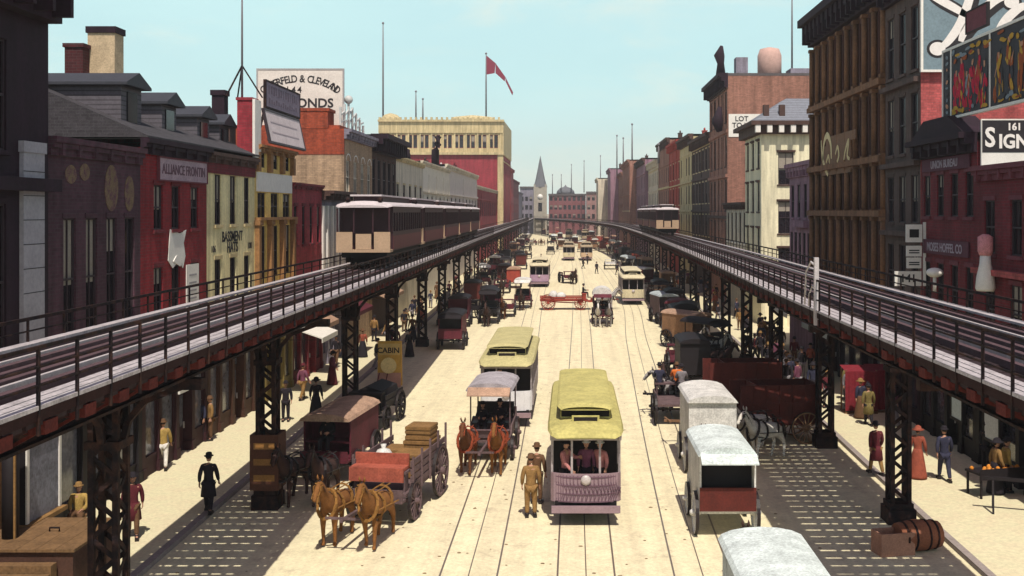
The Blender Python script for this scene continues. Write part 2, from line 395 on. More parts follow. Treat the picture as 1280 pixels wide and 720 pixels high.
def elevated(label, cf, HW, street, poff, pills, dend, gate=None):
    """street: +1 when the street lies on the +x side of this viaduct"""
    root = thing('elevated_railway', label, 'railway viaduct', (cf(30), 30, 0))
    off = (-cf(30), -30, 0)
    ds = steps(4, dend, 4.0)
    def lat(t):                       # lateral offset measured towards the street
        return lambda d: cf(d) + street * t
    def sw(mb, a, b, z0, z1, mi=0):
        lo, hi = (a, b) if street > 0 else (b, a)
        strip(mb, lat(lo), lat(hi), z0, z1, ds, mi)
    g = MB()
    for t in (-HW+.62, HW-.62): sw(g, t-.05, t+.05, 6.0, 6.38); sw(g, t-.16, t+.16, 5.97, 6.02); sw(g, t-.2, t+.2, 6.36, 6.41)
    g.build('girder', IRON, root, off)
    f = MB(); sw(f, HW-.34, HW-.26, 6.3, 6.60); sw(f, -HW+.26, -HW+.34, 6.3, 6.60); sw(f, HW-.06, HW, 6.50, 6.655); f.build('fascia_beam', FASC, root, off)
    t = MB(); d = 4.0
    while d < dend:
        hw = HW - .05
        t.box(cf(d)-hw, cf(d)+hw, d-.25 + random.uniform(-.03, .03), d+.25, 6.42, 6.56 + random.uniform(-.02, .02)); d += .64 if d < 120 else 1.3
    o = t.build('track_sleepers', TIE, root, off); o['kind'] = 'stuff'
    b = MB(); d = 4.0
    while d < min(dend, 260):
        for sgn in ((1, -1) if d < 40 else (1,)):
            x = cf(d) + street * sgn * (HW - .22); b.box(x-.20, x+.20, d-.19, d+.19, 6.27, 6.46)
            b.bar((x, d, 6.27), (cf(d)+street*sgn*1.2, d, 6.0), .05, .05)
        d += 1.25
    o = b.build('floor_beam_ends', IRON2, root, off); o['kind'] = 'stuff'
    r = MB()
    for q in (-.72, .72): sw(r, q-.24-.04, q-.24+.04, 6.56, 6.70)
    r.build('running_rails', RAIL, root, off)
    gt = MB()
    for q in (-1.34, -.66, -.24, .18, .84): sw(gt, q-.07, q+.07, 6.562, 6.70)
    gt.build('guard_timbers', GUARD, root, off)
    wk = MB(); sw(wk, HW-.52, HW-.36, 6.66, 6.72); sw(wk, HW-.33, HW-.17, 6.66, 6.72); sw(wk, HW-.14, HW+.02, 6.66, 6.72); wk.build('walkway', WALK, root, off)
    wk = MB(); sw(wk, -HW-.02, -HW+.26, 6.66, 6.72); wk.build('walkway', WALK, root, off)
    ra = MB()
    for zz, hh in ((7.50, .05), (7.24, .03), (6.98, .03)): sw(ra, HW-.02, HW+.02, zz, zz+hh)
    d = 4.3
    while d < min(dend, 330):
        x = cf(d) + street * HW; ra.box(x-.022, x+.022, d-.022, d+.022, 6.3, 7.54)
        if d < 130: ra.bar((x, d, 7.1), (x - street*.0, d, 7.1), .03)
        d += 1.17 if d < 130 else 2.4
    ra.build('railing', IRON, root, off)
    ra = MB()
    sw(ra, -HW-.025, -HW+.025, 7.15, 7.22); sw(ra, -HW-.02, -HW+.02, 6.92, 6.95)
    d = 4.5
    while d < min(dend, 200):
        x = cf(d) - street * HW; ra.box(x-.022, x+.022, d-.022, d+.022, 6.3, 7.2); d += 1.6 if d < 130 else 3
    ra.build('railing', IRON, root, off)
    for dp in pills:
        x = cf(dp) + poff
        p = link('pillar', PM[0], root, (x - cf(30), dp - 30, 0)); link('plinth', PM[1], p); link('capital', PM[2], p)
        if dp < 190:
            cg = MB(); lo, hi = sorted((cf(dp) - x - 1.7, cf(dp) - x + 1.7)); cg.box(lo, hi, -.13, .13, 5.74, 5.97)
            cg.build('cross_girder', IRON, p)
    return root
pl = [22.15, 34.2, 48, 60.5, 75]
while pl[-1] < 400: pl.append(pl[-1] + (14 if pl[-1] < 200 else 18))
eL = elevated('black iron elevated railway on lattice pillars carrying the long train', elL, 1.9, 1, -.25, pl, 520)
pr = [22, 32.6, 43, 55, 66, 76.5]
while pr[-1] < 470: pr.append(pr[-1] + (12 if pr[-1] < 200 else 18))
eR = elevated('black iron elevated railway with pale walkway, curving across the far end of street', elR, 2.2, -1, 1.0, pr, 600)
# signal post with curved stays on the street-side railing
s = MB(); x = elR(29.3) - 2.2
for dx in (0,): s.box(x-.06, x+.06, 29.2, 29.32, 6.3, 8.15)
s.tube([(x, 29.26, 7.9), (x, 29.9, 8.0), (x, 30.5, 7.7), (x, 30.7, 6.75)], .03, 6)
s.tube([(x, 29.26, 7.3), (x, 29.7, 7.35), (x, 30.1, 7.1), (x, 30.2, 6.75)], .025, 6)
tag(s.build('railing_post', RAIL), 'tall pale railing post with two curved stays', 'post')

# ------------------------------------------------------------------ windows
WCACHE = {}
def window_meshes(w, h, frame, style, blind):
    key = (round(w, 2), round(h, 2), frame.name, style, blind)
    if key in WCACHE: return WCACHE[key]
    f = MB(); y0, y1 = .06, .115
    t = .055
    f.box(-w/2, -w/2+t, y0, y1, 0, h); f.box(w/2-t, w/2, y0, y1, 0, h)
    f.box(-w/2+t, w/2-t, y0, y1, 0, t); f.box(-w/2+t, w/2-t, y0, y1, h-t, h)
    f.box(-w/2+t, w/2-t, y0-.015, y1-.01, h*.5-.03, h*.5+.03)
    if w > .7: f.box(-.015, .015, y0+.005, y1-.005, t, h*.5-.03); f.box(-.015, .015, y0+.005, y1-.005, h*.5+.03, h-t)
    p = MB(); p.face([(-w/2, .125, 0), (w/2, .125, 0), (w/2, .125, h), (-w/2, .125, h)])
    if blind:
        bh = h * (.55 if blind == 1 else .3); p.face([(-w/2+.04, .121, h-bh), (w/2-.04, .121, h-bh), (w/2-.04, .121, h-.03), (-w/2+.04, .121, h-.03)], 1)
    sl = MB()
    if style in ('plain', 'hood', 'arch'): sl.box(-w/2-.1, w/2+.1, -.09, .055, -.13, -.003)
    if style == 'hood': sl.box(-w/2-.14, w/2+.14, -.16, -.003, h+.06, h+.2); sl.box(-w/2-.1, w/2+.1, -.06, -.003, h+.003, h+.06)
    elif style == 'plain': sl.box(-w/2-.08, w/2+.08, -.035, -.003, h+.003, h+.16)
    elif style == 'arch':
        n = 7
        for k in range(n):
            a0, a1 = PI*k/n, PI*(k+1)/n; r0, r1 = w/2+.03, w/2+.16
            z = h
            sl.add([(r0*math.cos(a0), -.05, z+r0*math.sin(a0)*.6), (r1*math.cos(a0), -.05, z+r1*math.sin(a0)*.6), (r1*math.cos(a1), -.05, z+r1*math.sin(a1)*.6), (r0*math.cos(a1), -.05, z+r0*math.sin(a1)*.6)], [(0,1,2,3)])
    res = (f.mesh('window', frame), p.mesh('pane', [GLASS, BLIND]), sl.mesh('trim' if style in ('arch', 'hood', 'plain') else 'sill', [frame]) if sl.v else None)
    WCACHE[key] = res
    return res
def window(root, loc, rot, w, h, frame, trim, style='plain', far=False):
    bl = random.choice((0, 0, 0, 1, 2))
    f, p, s = window_meshes(w, h, frame, style, bl)
    o = link('window', f, root, loc, rot)
    link('pane', p, o)
    if s is not None and not far:
        c = link('trim' if style in ('arch', 'hood', 'plain') else 'sill', s, o)
        c.material_slots[0].link = 'OBJECT'; c.material_slots[0].material = trim
    return o

# ------------------------------------------------------------------ buildings
def face_with_holes(mb, u0, u1, z0, z1, holes, P, depth, mi=0, mr=0):
    """P(u, z, inward) -> point.  Quads round the holes plus their reveals."""
    us = sorted({u0, u1, *[h[0] for h in holes], *[h[1] for h in holes]})
    zs = sorted({z0, z1, *[h[2] for h in holes], *[h[3] for h in holes]})
    for i in range(len(us) - 1):
        for j in range(len(zs) - 1):
            uc, zc = (us[i]+us[i+1])/2, (zs[j]+zs[j+1])/2
            if any(h[0] < uc < h[1] and h[2] < zc < h[3] for h in holes): continue
            mb.face([P(us[i], zs[j], 0), P(us[i+1], zs[j], 0), P(us[i+1], zs[j+1], 0), P(us[i], zs[j+1], 0)], mi)
    for a, b, c, d in holes:
        for q in (((a,c),(a,d)), ((b,d),(b,c)), ((b,c),(a,c)), ((a,d),(b,d))):
            (p0, q0), (p1, q1) = q
            mb.face([P(p0, q0, 0), P(p1, q1, 0), P(p1, q1, depth), P(p0, q0, depth)], mr)
FRAME_D = mat('dark_window_frame', (.035, .022, .03), .6, .2, 5)
FRAME_W = mat('cream_window_frame', (.55, .50, .42), .6, .15, 5)
ROOFM = mat('tar_roof', (.10, .085, .09), .9, .3, 1.5)
SLATE = mat('slate_roof', (.13, .13, .15), .8, .3, 3, bump=.2)
STONE = mat('grey_stone', (.34, .32, .33), .85, .2, 2)
def building(name, label, side, d0, d1, H, wall, floors=(), depth=12, frame=FRAME_D, trim=None, cornice=None, camwin=(), x0=None, shop=None, roofm=None, base=0, group=None, parapet=0, cat='building'):
    """floors: (z0, z1, n or [centres], width, style).  camwin: (offset from corner, width, z0, z1, style)."""
    xf = x0 if x0 is not None else (facL if side < 0 else facR)((d0+d1)/2)
    s = side; dm = (d0+d1)/2; trim = trim or wall
    far = d0 > 100
    root = thing(name, label, cat, (xf, dm, 0), 0, group)
    W = d1 - d0; holes = []; wins = []
    for (z0, z1, n, ww, st) in floors:
        cs = [(-W/2 + W*(k+.5)/n) for k in range(n)] if isinstance(n, int) else [c - dm for c in n]
        for c in cs:
            holes.append((c-ww/2, c+ww/2, z0, z1)); wins.append((c, z0, ww, z1-z0, st))
    sh_h = shop['h'] if shop else 0
    m = MB()
    if s < 0: P = lambda u, z, i: (-i, u, z)
    else: P = lambda u, z, i: (i, -u, z)
    hh = holes if s < 0 else [(-b, -a, c, d) for a, b, c, d in holes]
    face_with_holes(m, -W/2, W/2, sh_h, H, hh, P, .2)
    if sh_h: # set-back wall behind the shop front
        m.box(*sorted((s*.45, s*.5)), -W/2, W/2, 0, sh_h); m.box(*sorted((0, s*.5)), -W/2, W/2, sh_h-.02, sh_h)
    # camera-facing side wall
    ch = []
    for (o, ww, z0, z1, st) in camwin: ch.append((o-ww/2, o+ww/2, z0, z1))
    if s > 0: Pc = lambda u, z, i: (u, -W/2+i, z); chh = ch
    else: Pc = lambda u, z, i: (-depth+u, -W/2+i, z); chh = [(depth-b, depth-a, c, d) for a, b, c, d in ch]
    face_with_holes(m, 0, depth, 0, H, chh, Pc, .2)
    xa, xb = sorted((0, s*depth))
    m.face([(xb, W/2, 0), (xa, W/2, 0), (xa, W/2, H), (xb, W/2, H)])
    xk = s*depth
    m.face([(xk, -W/2, 0), (xk, W/2, 0), (xk, W/2, H), (xk, -W/2, H)] if s > 0 else [(xk, W/2, 0), (xk, -W/2, 0), (xk, -W/2, H), (xk, W/2, H)])
    m.build('wall', wall, root)
    r = MB(); r.box(xa, xb, -W/2, W/2, H-.3, H) if not parapet else r.box(xa+.3, xb-.3, -W/2+.3, W/2-.3, H-.8, H-.7)
    if not parapet: r.v = [(a, b, c + .004) for a, b, c in r.v]
    else:
        for q in ((xa-.02, xa+.3, -W/2-.02, W/2+.02), (xb-.3, xb+.02, -W/2-.02, W/2+.02), (xa+.3, xb-.3, -W/2-.02, -W/2+.3), (xa+.3, xb-.3, W/2-.3, W/2+.02)): r.box(*q, H-.25, H+.02)
    r.build('roof', roofm or ROOFM, root)
    for (c, z0, ww, h, st) in wins:
        window(root, (0, c, z0), PI/2 if s < 0 else -PI/2, ww, h, frame, trim, st, far and d0 > 170)
    for (o, ww, z0, z1, st) in camwin:
        window(root, (s*o, -W/2, z0), 0, ww, z1-z0, frame, trim, st, far)
    if cornice:
        pr_, h_, cmat = cornice; c = MB()
        for (p0, za, zb) in ((pr_*.35, H-h_, H-h_*.55), (pr_*.7, H-h_*.55, H-h_*.25), (pr_, H-h_*.25, H+.05)):
            c.box(*sorted((-s*p0, s*.02)), -W/2+.004, W/2-.004, za+.002, zb)
        k = max(2, int(W/1.0))
        for q in range(k):
            y = -W/2 + W*(q+.5)/k; c.box(*sorted((-s*pr_*.8, -s*pr_*.3)), y-.09, y+.09, H-h_*.95, H-h_*.26)
        c.build('cornice', cmat, root)
    if shop: shopfront(root, s, W, shop)
    if far and floors and cat == 'building' and d0 < 300:
        for (z0, z1, *_q) in floors:
            c = MB(); pj = random.uniform(.08, .3); c.box(*sorted((-s*pj, -s*.003)), -W/2+.01, W/2-.01, z1+.35, z1+.35+random.uniform(.15, .35)); c.build('string_course', trim if random.random() < .5 else wall, root)
        k = random.randint(2, 4)
        for q in range(k+1):
            y = max(-W/2+.25, min(W/2-.25, -W/2 + W*q/k)); c = MB(); c.box(*sorted((-s*.07, -s*.003)), y-.2, y+.2, 3.5, H-1.2); c.build('pilaster', wall, root)
    if d0 > 40 and H < 24 and parapet == 0 and cat == 'building':
        for q in range(random.randint(1, 3)):
            c = MB(); x, y, hh_ = s*random.uniform(2.5, depth-2), random.uniform(-W/2+.6, W/2-.6), random.uniform(.9, 2.0)
            c.box(x-.35, x+.35, y-.5, y+.5, H-.1, H+hh_); c.box(x-.42, x+.42, y-.57, y+.57, H+hh_, H+hh_+.14)
            for j in (-.25, .25): c.lathe([(.13, H+hh_+.14), (.10, H+hh_+.55)], 8, 0, (x, y+j, 0))
            c.build('chimney', random.choice((wall, B_MAR, B_DKBR)), root)
    return root
def shopfront(root, s, W, sp):
    h = sp['h']; n = sp.get('n', 4); fm = sp.get('mat', BLACK); gm = sp.get('glass', GLASSG)
    o = MB(); X = lambda a, b: tuple(sorted((s*a, s*b)))
    o.box(*X(-.10, .45), -W/2+.004, W/2-.004, h-.62, h-.05)       # fascia
    o.box(*X(-.28, .3), -W/2+.004, W/2-.004, h-.05, h+.09)
    for k in range(n+1):
        y = -W/2 + W*k/n; y = max(-W/2+.16, min(W/2-.16, y)); o.box(*X(-.06, .44), y-.15, y+.15, 0.0, h-.622)
        o.box(*X(-.10, .44), y-.19, y+.19, .003, .5)
    b = o.build('shop_front', fm, root)
    dk = sp.get('doors', {1})
    for k in range(n):
        ya, yb = -W/2 + W*k/n + .152, -W/2 + W*(k+1)/n - .152
        if k == 0: ya += .16
        if k == n-1: yb -= .16
        if k in dk:
            q = MB(); q.box(*X(.30, .36), ya, yb, .13, 2.5); q.box(*X(.27, .302), ya+.12, yb-.12, 1.1, 2.3, 1); q.box(*X(.28, .34), ya, yb, 2.55, h-.622, 1)
            d = q.build('shop_door', [sp.get('doormat', fm), gm], root)
            hd = MB(); hd.box(*X(.22, .27), yb-.09, yb-.05, 1.0, 1.25); hd.build('handle', RAIL, d)
        else:
            q = MB(); q.box(*X(.02, .40), ya, yb, .13, .75)
            q.box(*X(-.0, .12), ya, yb, .752, .83, 1)
            for yy in (ya, yb-.07): q.box(*X(.03, .10), yy, yy+.07, .83, h-.622, 1)
            w_ = q.build('shop_window', [fm, sp.get('trim', fm)], root)
            p = MB(); p.face([(s*.09, ya+.07, .83), (s*.09, yb-.07, .83), (s*.09, yb-.07, h-.63), (s*.09, ya+.07, h-.63)])
            pp = p.build('pane', gm, w_)
# ------------------------------------------------------------------ building materials
STREAK = .38
B_DARK = mat('sooty_dark_stone', (.022, .008, .018), .85, .35, 1.2)
B_PURP = mat('faded_plum_brick', (.095, .036, .058), .9, .22, .9, kind='brick')
B_RED = mat('red_painted_brick', (.30, .012, .022), .85, .25, 1.0, kind='brick')
B_CREAM = mat('cream_painted_brick', (.84, .73, .42), .85, .2, 1.2)
B_YEL = mat('yellow_painted_front', (.86, .60, .19), .8, .22, 1.5)
B_TAN = mat('tan_rough_brick', (.50, .33, .21), .9, .2, 1.5, kind='brick')
B_ORANGE = mat('orange_red_brick', (.38, .065, .026), .9, .4, 1.0, kind='brick')
B_BROWN = mat('brown_stone_front', (.095, .036, .028), .85, .28, .8)
B_BROWN2 = mat('grey_brown_front', (.105, .066, .06), .85, .25, .8)
B_GOLD = mat('ochre_stone_trim', (.30, .15, .06), .8, .3, 1.2)
B_MAR = mat('maroon_brick', (.20, .014, .026), .85, .3, 1.0, kind='brick')
B_ROSE = mat('rose_red_brick', (.50, .10, .10), .9, .35, 1.5, kind='brick')
B_UMBER = mat('umber_stone_trim', (.235, .11, .055), .85, .35, 1.2)
B_PALEC = mat('pale_cream_stucco', (.82, .75, .54), .9, .12, .8)
B_SOOTR = mat('sooty_red_brick', (.085, .016, .020), .9, .3, 1.0, kind='brick')
B_MAUVE = mat('mauve_front', (.30, .165, .22), .85, .2, 1.2)
B_CLAY = mat('pale_clay_brick', (.40, .185, .135), .9, .2, .7, kind='brick')
B_PALE = mat('pale_stucco', (.66, .58, .46), .9, .2, 1.0)
B_BUFF = mat('buff_terracotta', (.60, .48, .27), .85, .2, 1.0)
B_CRIM = mat('crimson_brick', (.40, .035, .055), .85, .3, .6, kind='brick')
B_SCAR = mat('scarlet_brick', (.50, .05, .03), .85, .3, .6, kind='brick')
B_GREYV = mat('grey_violet_front', (.25, .22, .28), .85, .25, 1.0)
B_DKBR = mat('dark_brown_front', (.085, .045, .038), .85, .3, 1.0)
STREAK = 0
CLAP = mat('dark_clapboard', (.105, .095, .115), .8, .25, 2, kind='boards')
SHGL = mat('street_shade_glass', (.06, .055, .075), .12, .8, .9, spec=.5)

# ------------------------------------------------------------------ west (left) side
cornD = (1.15, 1.9, B_DARK)
b = building('stone_building', 'near black stone corner block with heavy cornice and pale grey pilaster', -1, 19, 30.4, 16.6, B_DARK,
    [(5.5, 9.6, [21, 23.2, 25.4, 27.6], 1.1, 'plain'), (11.0, 13.9, [21, 23.2, 25.4, 27.6], 1.1, 'plain')], cornice=cornD,
    shop=dict(h=4.6, n=5, mat=mat('black_shop_timber', (.022, .016, .024), .6, .3, 4), trim=B_GOLD, doors={2}, glass=GLASSG))
q = MB(); q.box(.003, .12, 4.1, 5.25, 4.75, 11.0); q.box(.003, .16, 4.05, 5.3, 11.0, 11.3)
for k in range(9): q.box(.115, .128, 4.1, 5.25, 5.2+k*.66, 5.22+k*.66, 1)
q.build('pilaster', [mat('pale_grey_stone', (.33, .31, .35), .9, .18, 1.5), BLACK], b)
q = MB(); q.box(.003, .42, -5.6, 5.65, 9.95, 10.3); q.build('ledge', B_DARK, b)

b = building('brick_building', 'plum brick building with four tall windows and faded round painted marks', -1, 30.4, 36.9, 11.5, B_PURP,
    [(5.6, 9.2, [31.7, 33.15, 34.6, 36.0], .78, 'plain')], cornice=(.25, .5, B_PURP), trim=B_PURP,
    shop=dict(h=4.5, n=3, mat=BLACK, doors={1}, glass=GLASSG))
GH = mat('faded_yellow_paint', (.22, .15, .085), .9, .5, 3.5, rgb2=(.10, .04, .06))
for (cy, cz, ry, rz) in ((.9, 10.15, .5, .75), (2.3, 10.0, .38, .6), (-1.0, 10.6, .33, .26), (-1.9, 10.5, .36, .28)):
    q = MB(); n = 18
    q.prism([(cy+ry*math.cos(2*PI*k/n), cz+rz*math.sin(2*PI*k/n)) for k in range(n)], 'x', .004, .02); q.build('painted_mark', GH, b)
b = building('brick_building', 'red brick house with clapboard dormers on its roof and a torn white sheet', -1, 36.9, 43.6, 11.9, B_RED,
    [(8.75, 10.35, [38.5, 40.2, 42.2], .85, 'plain'), (5.4, 7.4, [38.5, 40.2, 42.2], .85, 'plain')], cornice=(.3, .5, B_DARK), trim=B_MAR,
    shop=dict(h=4.3, n=4, mat=mat('maroon_shop_timber', (.035, .010, .014), .7, .4, 3), doors={2}, glass=GLASSG), depth=11)
red_house = b
b = building('brick_building', 'cream painted house lettered BASSMENT with narrow dark windows', -1, 43.6, 50.2, 11.8, B_CREAM,
    [(8.85, 10.95, [45, 47, 49], .85, 'plain'), (5.5, 7.4, [45, 47, 49], .85, 'plain')], cornice=(.28, .4, B_DKBR), trim=B_BUFF,
    shop=dict(h=4.3, n=4, mat=mat('brown_shop_timber', (.06, .025, .016), .7, .4, 3), doors={2}, glass=GLASSG), depth=11)
cream_house = b
q = MB(); q.box(.003, .06, -3.25, 3.25, 10.98, 11.4); q.build('frieze', B_MAR, b)
letters('BASSMENT', .62, b, (.012, 0, 8.30), PI/2, LETTER, sx=.95, bold=.012)
letters('HATS', .62, b, (.012, .0, 7.83), PI/2, LETTER, sx=1.0, bold=.016)
letters('106', .40, b, (.012, -2.5, 7.83), PI/2, LETTER, bold=.004); letters('108', .40, b, (.012, 2.5, 7.83), PI/2, LETTER, bold=.004)
# sloping roofs with dormers, over the two houses
for root, y0, y1 in ((red_house, -3.35, 3.35), (cream_house, -3.3, 3.3)):
    q = MB(); q.prism([(.25, 11.96), (.25, 12.02), (-5.6, 14.6), (-11.2, 12.2), (-11.2, 11.96)], 'y', y0, y1); q.build('pitched_roof', mat('dark_slate_tiles', (.05, .045, .055), .9, .4, 3, kind='brick'), root)
ROOFL = mat('slate_lead_roof', (.04, .042, .055), .7, .25, 3)
for root, yy, ww, zt in ((red_house, -1.3, 1.8, 14.3), (red_house, 2.35, 1.5, 14.0), (cream_house, -.35, 1.5, 13.85), (cream_house, 2.45, 1.3, 13.75)):
    q = MB(); q.box(-4.8, -1.15, yy-ww/2, yy+ww/2, 12.2, zt-.35)
    o = q.build('dormer', CLAP, root)
    q = MB(); q.prism([(yy-ww/2-.22, zt-.42), (yy+ww/2+.22, zt-.42), (yy+ww/2+.22, zt-.32), (yy, zt+.12), (yy-ww/2-.22, zt-.32)], 'x', -5.2, -.85); q.build('dormer_roof', ROOFL, o)
    q = MB(); q.box(-1.15, -1.10, yy-.42, yy+.42, 12.35, zt-.6); q.build('window', GLASS, o)
b = building('painted_building', 'narrow yellow shop building with ochre pilasters and rooftop boards', -1, 50.2, 56.9, 12.5, B_YEL,
    [(9.0, 10.3, 3, 1.35, 'none'), (6.2, 8.7, 3, 1.3, 'none'), (11.5, 12.4, 3, 1.2, 'none')], cornice=(.35, .3, B_GOLD), trim=B_GOLD,
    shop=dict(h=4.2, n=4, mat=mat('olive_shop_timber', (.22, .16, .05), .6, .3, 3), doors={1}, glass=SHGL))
q = MB()
for k in range(4):
    y = max(-3.15, min(3.15, -3.35 + 6.7*k/3)); q.box(.003, .22, y-.2, y+.2, 4.4, 8.75); q.box(.003, .28, y-.28, y+.28, 8.75, 8.98)
    q.box(.003, .2, y-.2, y+.2, 11.3, 12.2)
q.box(.003, .3, -3.34, 3.34, 8.985, 9.12)
q.build('pilaster', B_GOLD, b)
b = building('brick_building', 'dark red brick house with shallow ledge beside striped grey front', -1, 56.9, 63.8, 10.9, B_CRIM,
    [(7.6, 9.7, 4, .7, 'plain')], cornice=(.2, .3, B_MAR), trim=B_MAR, shop=dict(h=4.2, n=4, mat=B_MAR, doors={2}, glass=SHGL))
b = building('painted_building', 'low front with white and grey vertical stripes under dark eave', -1, 63.8, 70.6, 10.6, B_GREYV,
    [(6.6, 9.6, 5, .75, 'none')], cornice=(.8, .5, B_DKBR), trim=WHITE, shop=dict(h=4.2, n=4, mat=B_GREYV, doors={2}, glass=SHGL))
q = MB()
for k in range(6):
    y = max(-3.2, min(3.2, -3.4 + 6.8*k/5)); q.box(.003, .16, y-.22, y+.22, 4.4, 9.75)
q.build('pilaster', WHITE, b)
b = building('brick_building', 'tan rough brick gable rising to orange brickwork behind low red house', -1, 70.6, 80.6, 14.8, B_TAN,
    [(10.6, 12.8, 4, 1.3, 'arch'), (6.6, 9.4, 4, 1.2, 'plain')], cornice=(.5, .6, B_GREYV), trim=WHITE, frame=FRAME_W, depth=16)
q = MB(); q.box(-15.9, .01, -5.03, -4.8, 13.15, 14.85); q.box(-16.0, -.3, -4.8, 4.9, 14.805, 15.1)
q.build('brick_parapet', B_ORANGE, b)
q = MB(); q.box(-3.0, -1.05, -5.05, -3.2, 14.85, 16.0); q.box(-3.1, -.95, -5.1, -3.15, 16.0, 16.2); q.build('chimney', B_ORANGE, b)
q = MB()                        # filigree finial on the roof edge
for k in range(7): q.bar((-.4, -4.2+k*1.3, 15.1), (-.4, -4.2+k*1.3, 17.0 - abs(k-2)*.32), .14)
for k in range(6): q.bar((-.4, -4.2+k*1.3, 16.0-.1*abs(k-2)), (-.4, -2.9+k*1.3, 16.6-.22*abs(k-2)), .10); q.bar((-.4, -4.2+k*1.3, 15.3), (-.4, -2.9+k*1.3, 16.0-.2*abs(k-2)), .08)
q.ball((-.4, -1.6, 17.1), .3); q.build('roof_cresting', mat('pale_zinc', (.5, .5, .5), .5, .2, 3), b)
b = building('stone_building', 'dark brown four storey front under a deep black cornice', -1, 80.6, 92.2, 15.2, B_DKBR,
    [(10.4, 13.4, 5, 1.2, 'plain'), (6.4, 9.4, 5, 1.2, 'plain')], cornice=(1.3, 1.3, B_DARK), trim=B_BROWN)
b = building('painted_building', 'cream stuccoed block with black roof tank among pale walls', -1, 92.2, 110, 14.2, B_PALE,
    [(9.5, 11.8, 5, 1.3, 'plain')], cornice=(.3, .4, B_BUFF), trim=B_BUFF)
q = MB()
for (x, y, r, h) in ((-1.5, 5, .75, 1.3), (-1.6, 7, .6, 1.0)): q.lathe([(r, 14.2), (r, 14.2+h), (.1, 14.5+h)], 12, 0, (x, y, 0))
q.build('roof_tank', B_DARK, b)
b = building('painted_building', 'white painted block with bent black stove pipe', -1, 110, 136, 14.6, mat('white_stucco', (.70, .64, .56), .9, .15, .7),
    [(8.5, 11, 7, 1.3, 'plain')], cornice=(.3, .4, B_PALE), trim=B_PALE)
q = MB(); q.tube([(-.5, 3, 14.2), (-.5, 3, 16.6), (-.3, 3.6, 17.3), (-.3, 3.8, 18.2)], .45, 8); q.build('stove_pipe', B_DARK, b)
building('painted_building', 'pale grey building next to tall cream arcaded hotel', -1, 136, 182, 15.4, mat('grey_white_stucco', (.58, .52, .50), .9, .15, .7), [(8.5, 11.2, 9, 1.5, 'plain')], cornice=(.4, .6, B_PALE), trim=B_PALE)
building('brick_building', 'dull red block hard against the hotel foot', -1, 182, 243, 14.0, B_CRIM, [(8.5, 11.2, 12, 1.6, 'plain')], cornice=(.4, .6, B_PALE), trim=B_PALE)
# hotel with an arcaded cream top storey
hw = [(1.6 + k*2.9 + j*1.25, .85, 25.6, 28.6, 'arch') for k in range(10) for j in (0, 1) if 1.6 + k*2.9 + j*1.25 < 29.5]
H_ = building('hotel_building', 'tall red brick hotel with cream arcaded top storey and roof flagpole', -1, 243, 275, 31.2, B_CRIM,
    [(25.6, 28.6, 9, 1.0, 'arch'), (19, 22, 9, 1.2, 'plain')], camwin=hw, depth=31, cornice=None, trim=B_BUFF, x0=-15.6)
q = MB(); face_with_holes(q, -31.1, .2, 24.4, 29.3, [(-c_ - .47, -c_ + .47, 25.5, 28.75) for c_, *_r in hw], lambda u, z, i: (u, -16.06 + i, z), .05)
q.box(-31.1, .25, -16.35, -16.02, 29.2, 31.9); q.box(-31.1, .35, -16.6, -16.03, 23.9, 24.5); q.box(-31.2, .45, -16.8, -16.03, 31.9, 32.4); q.box(.02, .3, -16.3, 15.9, 23.9, 32.3)
for k in range(24): q.box(-31+k*1.3, -30.5+k*1.3, -16.7, -16.1, 32.4, 33.0)
for k in range(11): # piers between the paired arches
    x = min(-.1, -2.9*k - .55); q.box(x, x+.35, -16.25, -16.07, 24.5, 29.2)
q.box(-1.2, .26, -16.3, -16.02, 0, 23.9)
q.build('arcade', B_BUFF, H_)
H_.scale = (.90, 1, .93)
q = MB(); q.lathe([(2.6, 31.5), (2.6, 33), (1.6, 33.9), (.2, 34.3)], 14, 0, (-28.6, -13, 0)); q.build('roof_dome', B_BUFF, H_); q = MB(); q.lathe([(6.5, 32.3), (5, 33.5), (.3, 34)], 20, 0, (-8, -11, 0), sy=.6); q.build('roof_dome', B_BUFF, H_)
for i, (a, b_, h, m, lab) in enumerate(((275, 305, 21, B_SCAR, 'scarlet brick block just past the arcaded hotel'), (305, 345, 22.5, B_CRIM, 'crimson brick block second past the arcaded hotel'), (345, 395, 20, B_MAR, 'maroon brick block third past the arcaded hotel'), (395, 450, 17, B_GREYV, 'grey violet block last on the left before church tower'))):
    building('brick_building', lab, -1, a, b_, h, m, [(14, 17, 8, 1.5, 'plain'), (9, 12, 8, 1.5, 'plain')] if i < 3 else (), cornice=(.5, .8, m), x0=facL((a+b_)/2) + (.9 if i == 0 else 0))

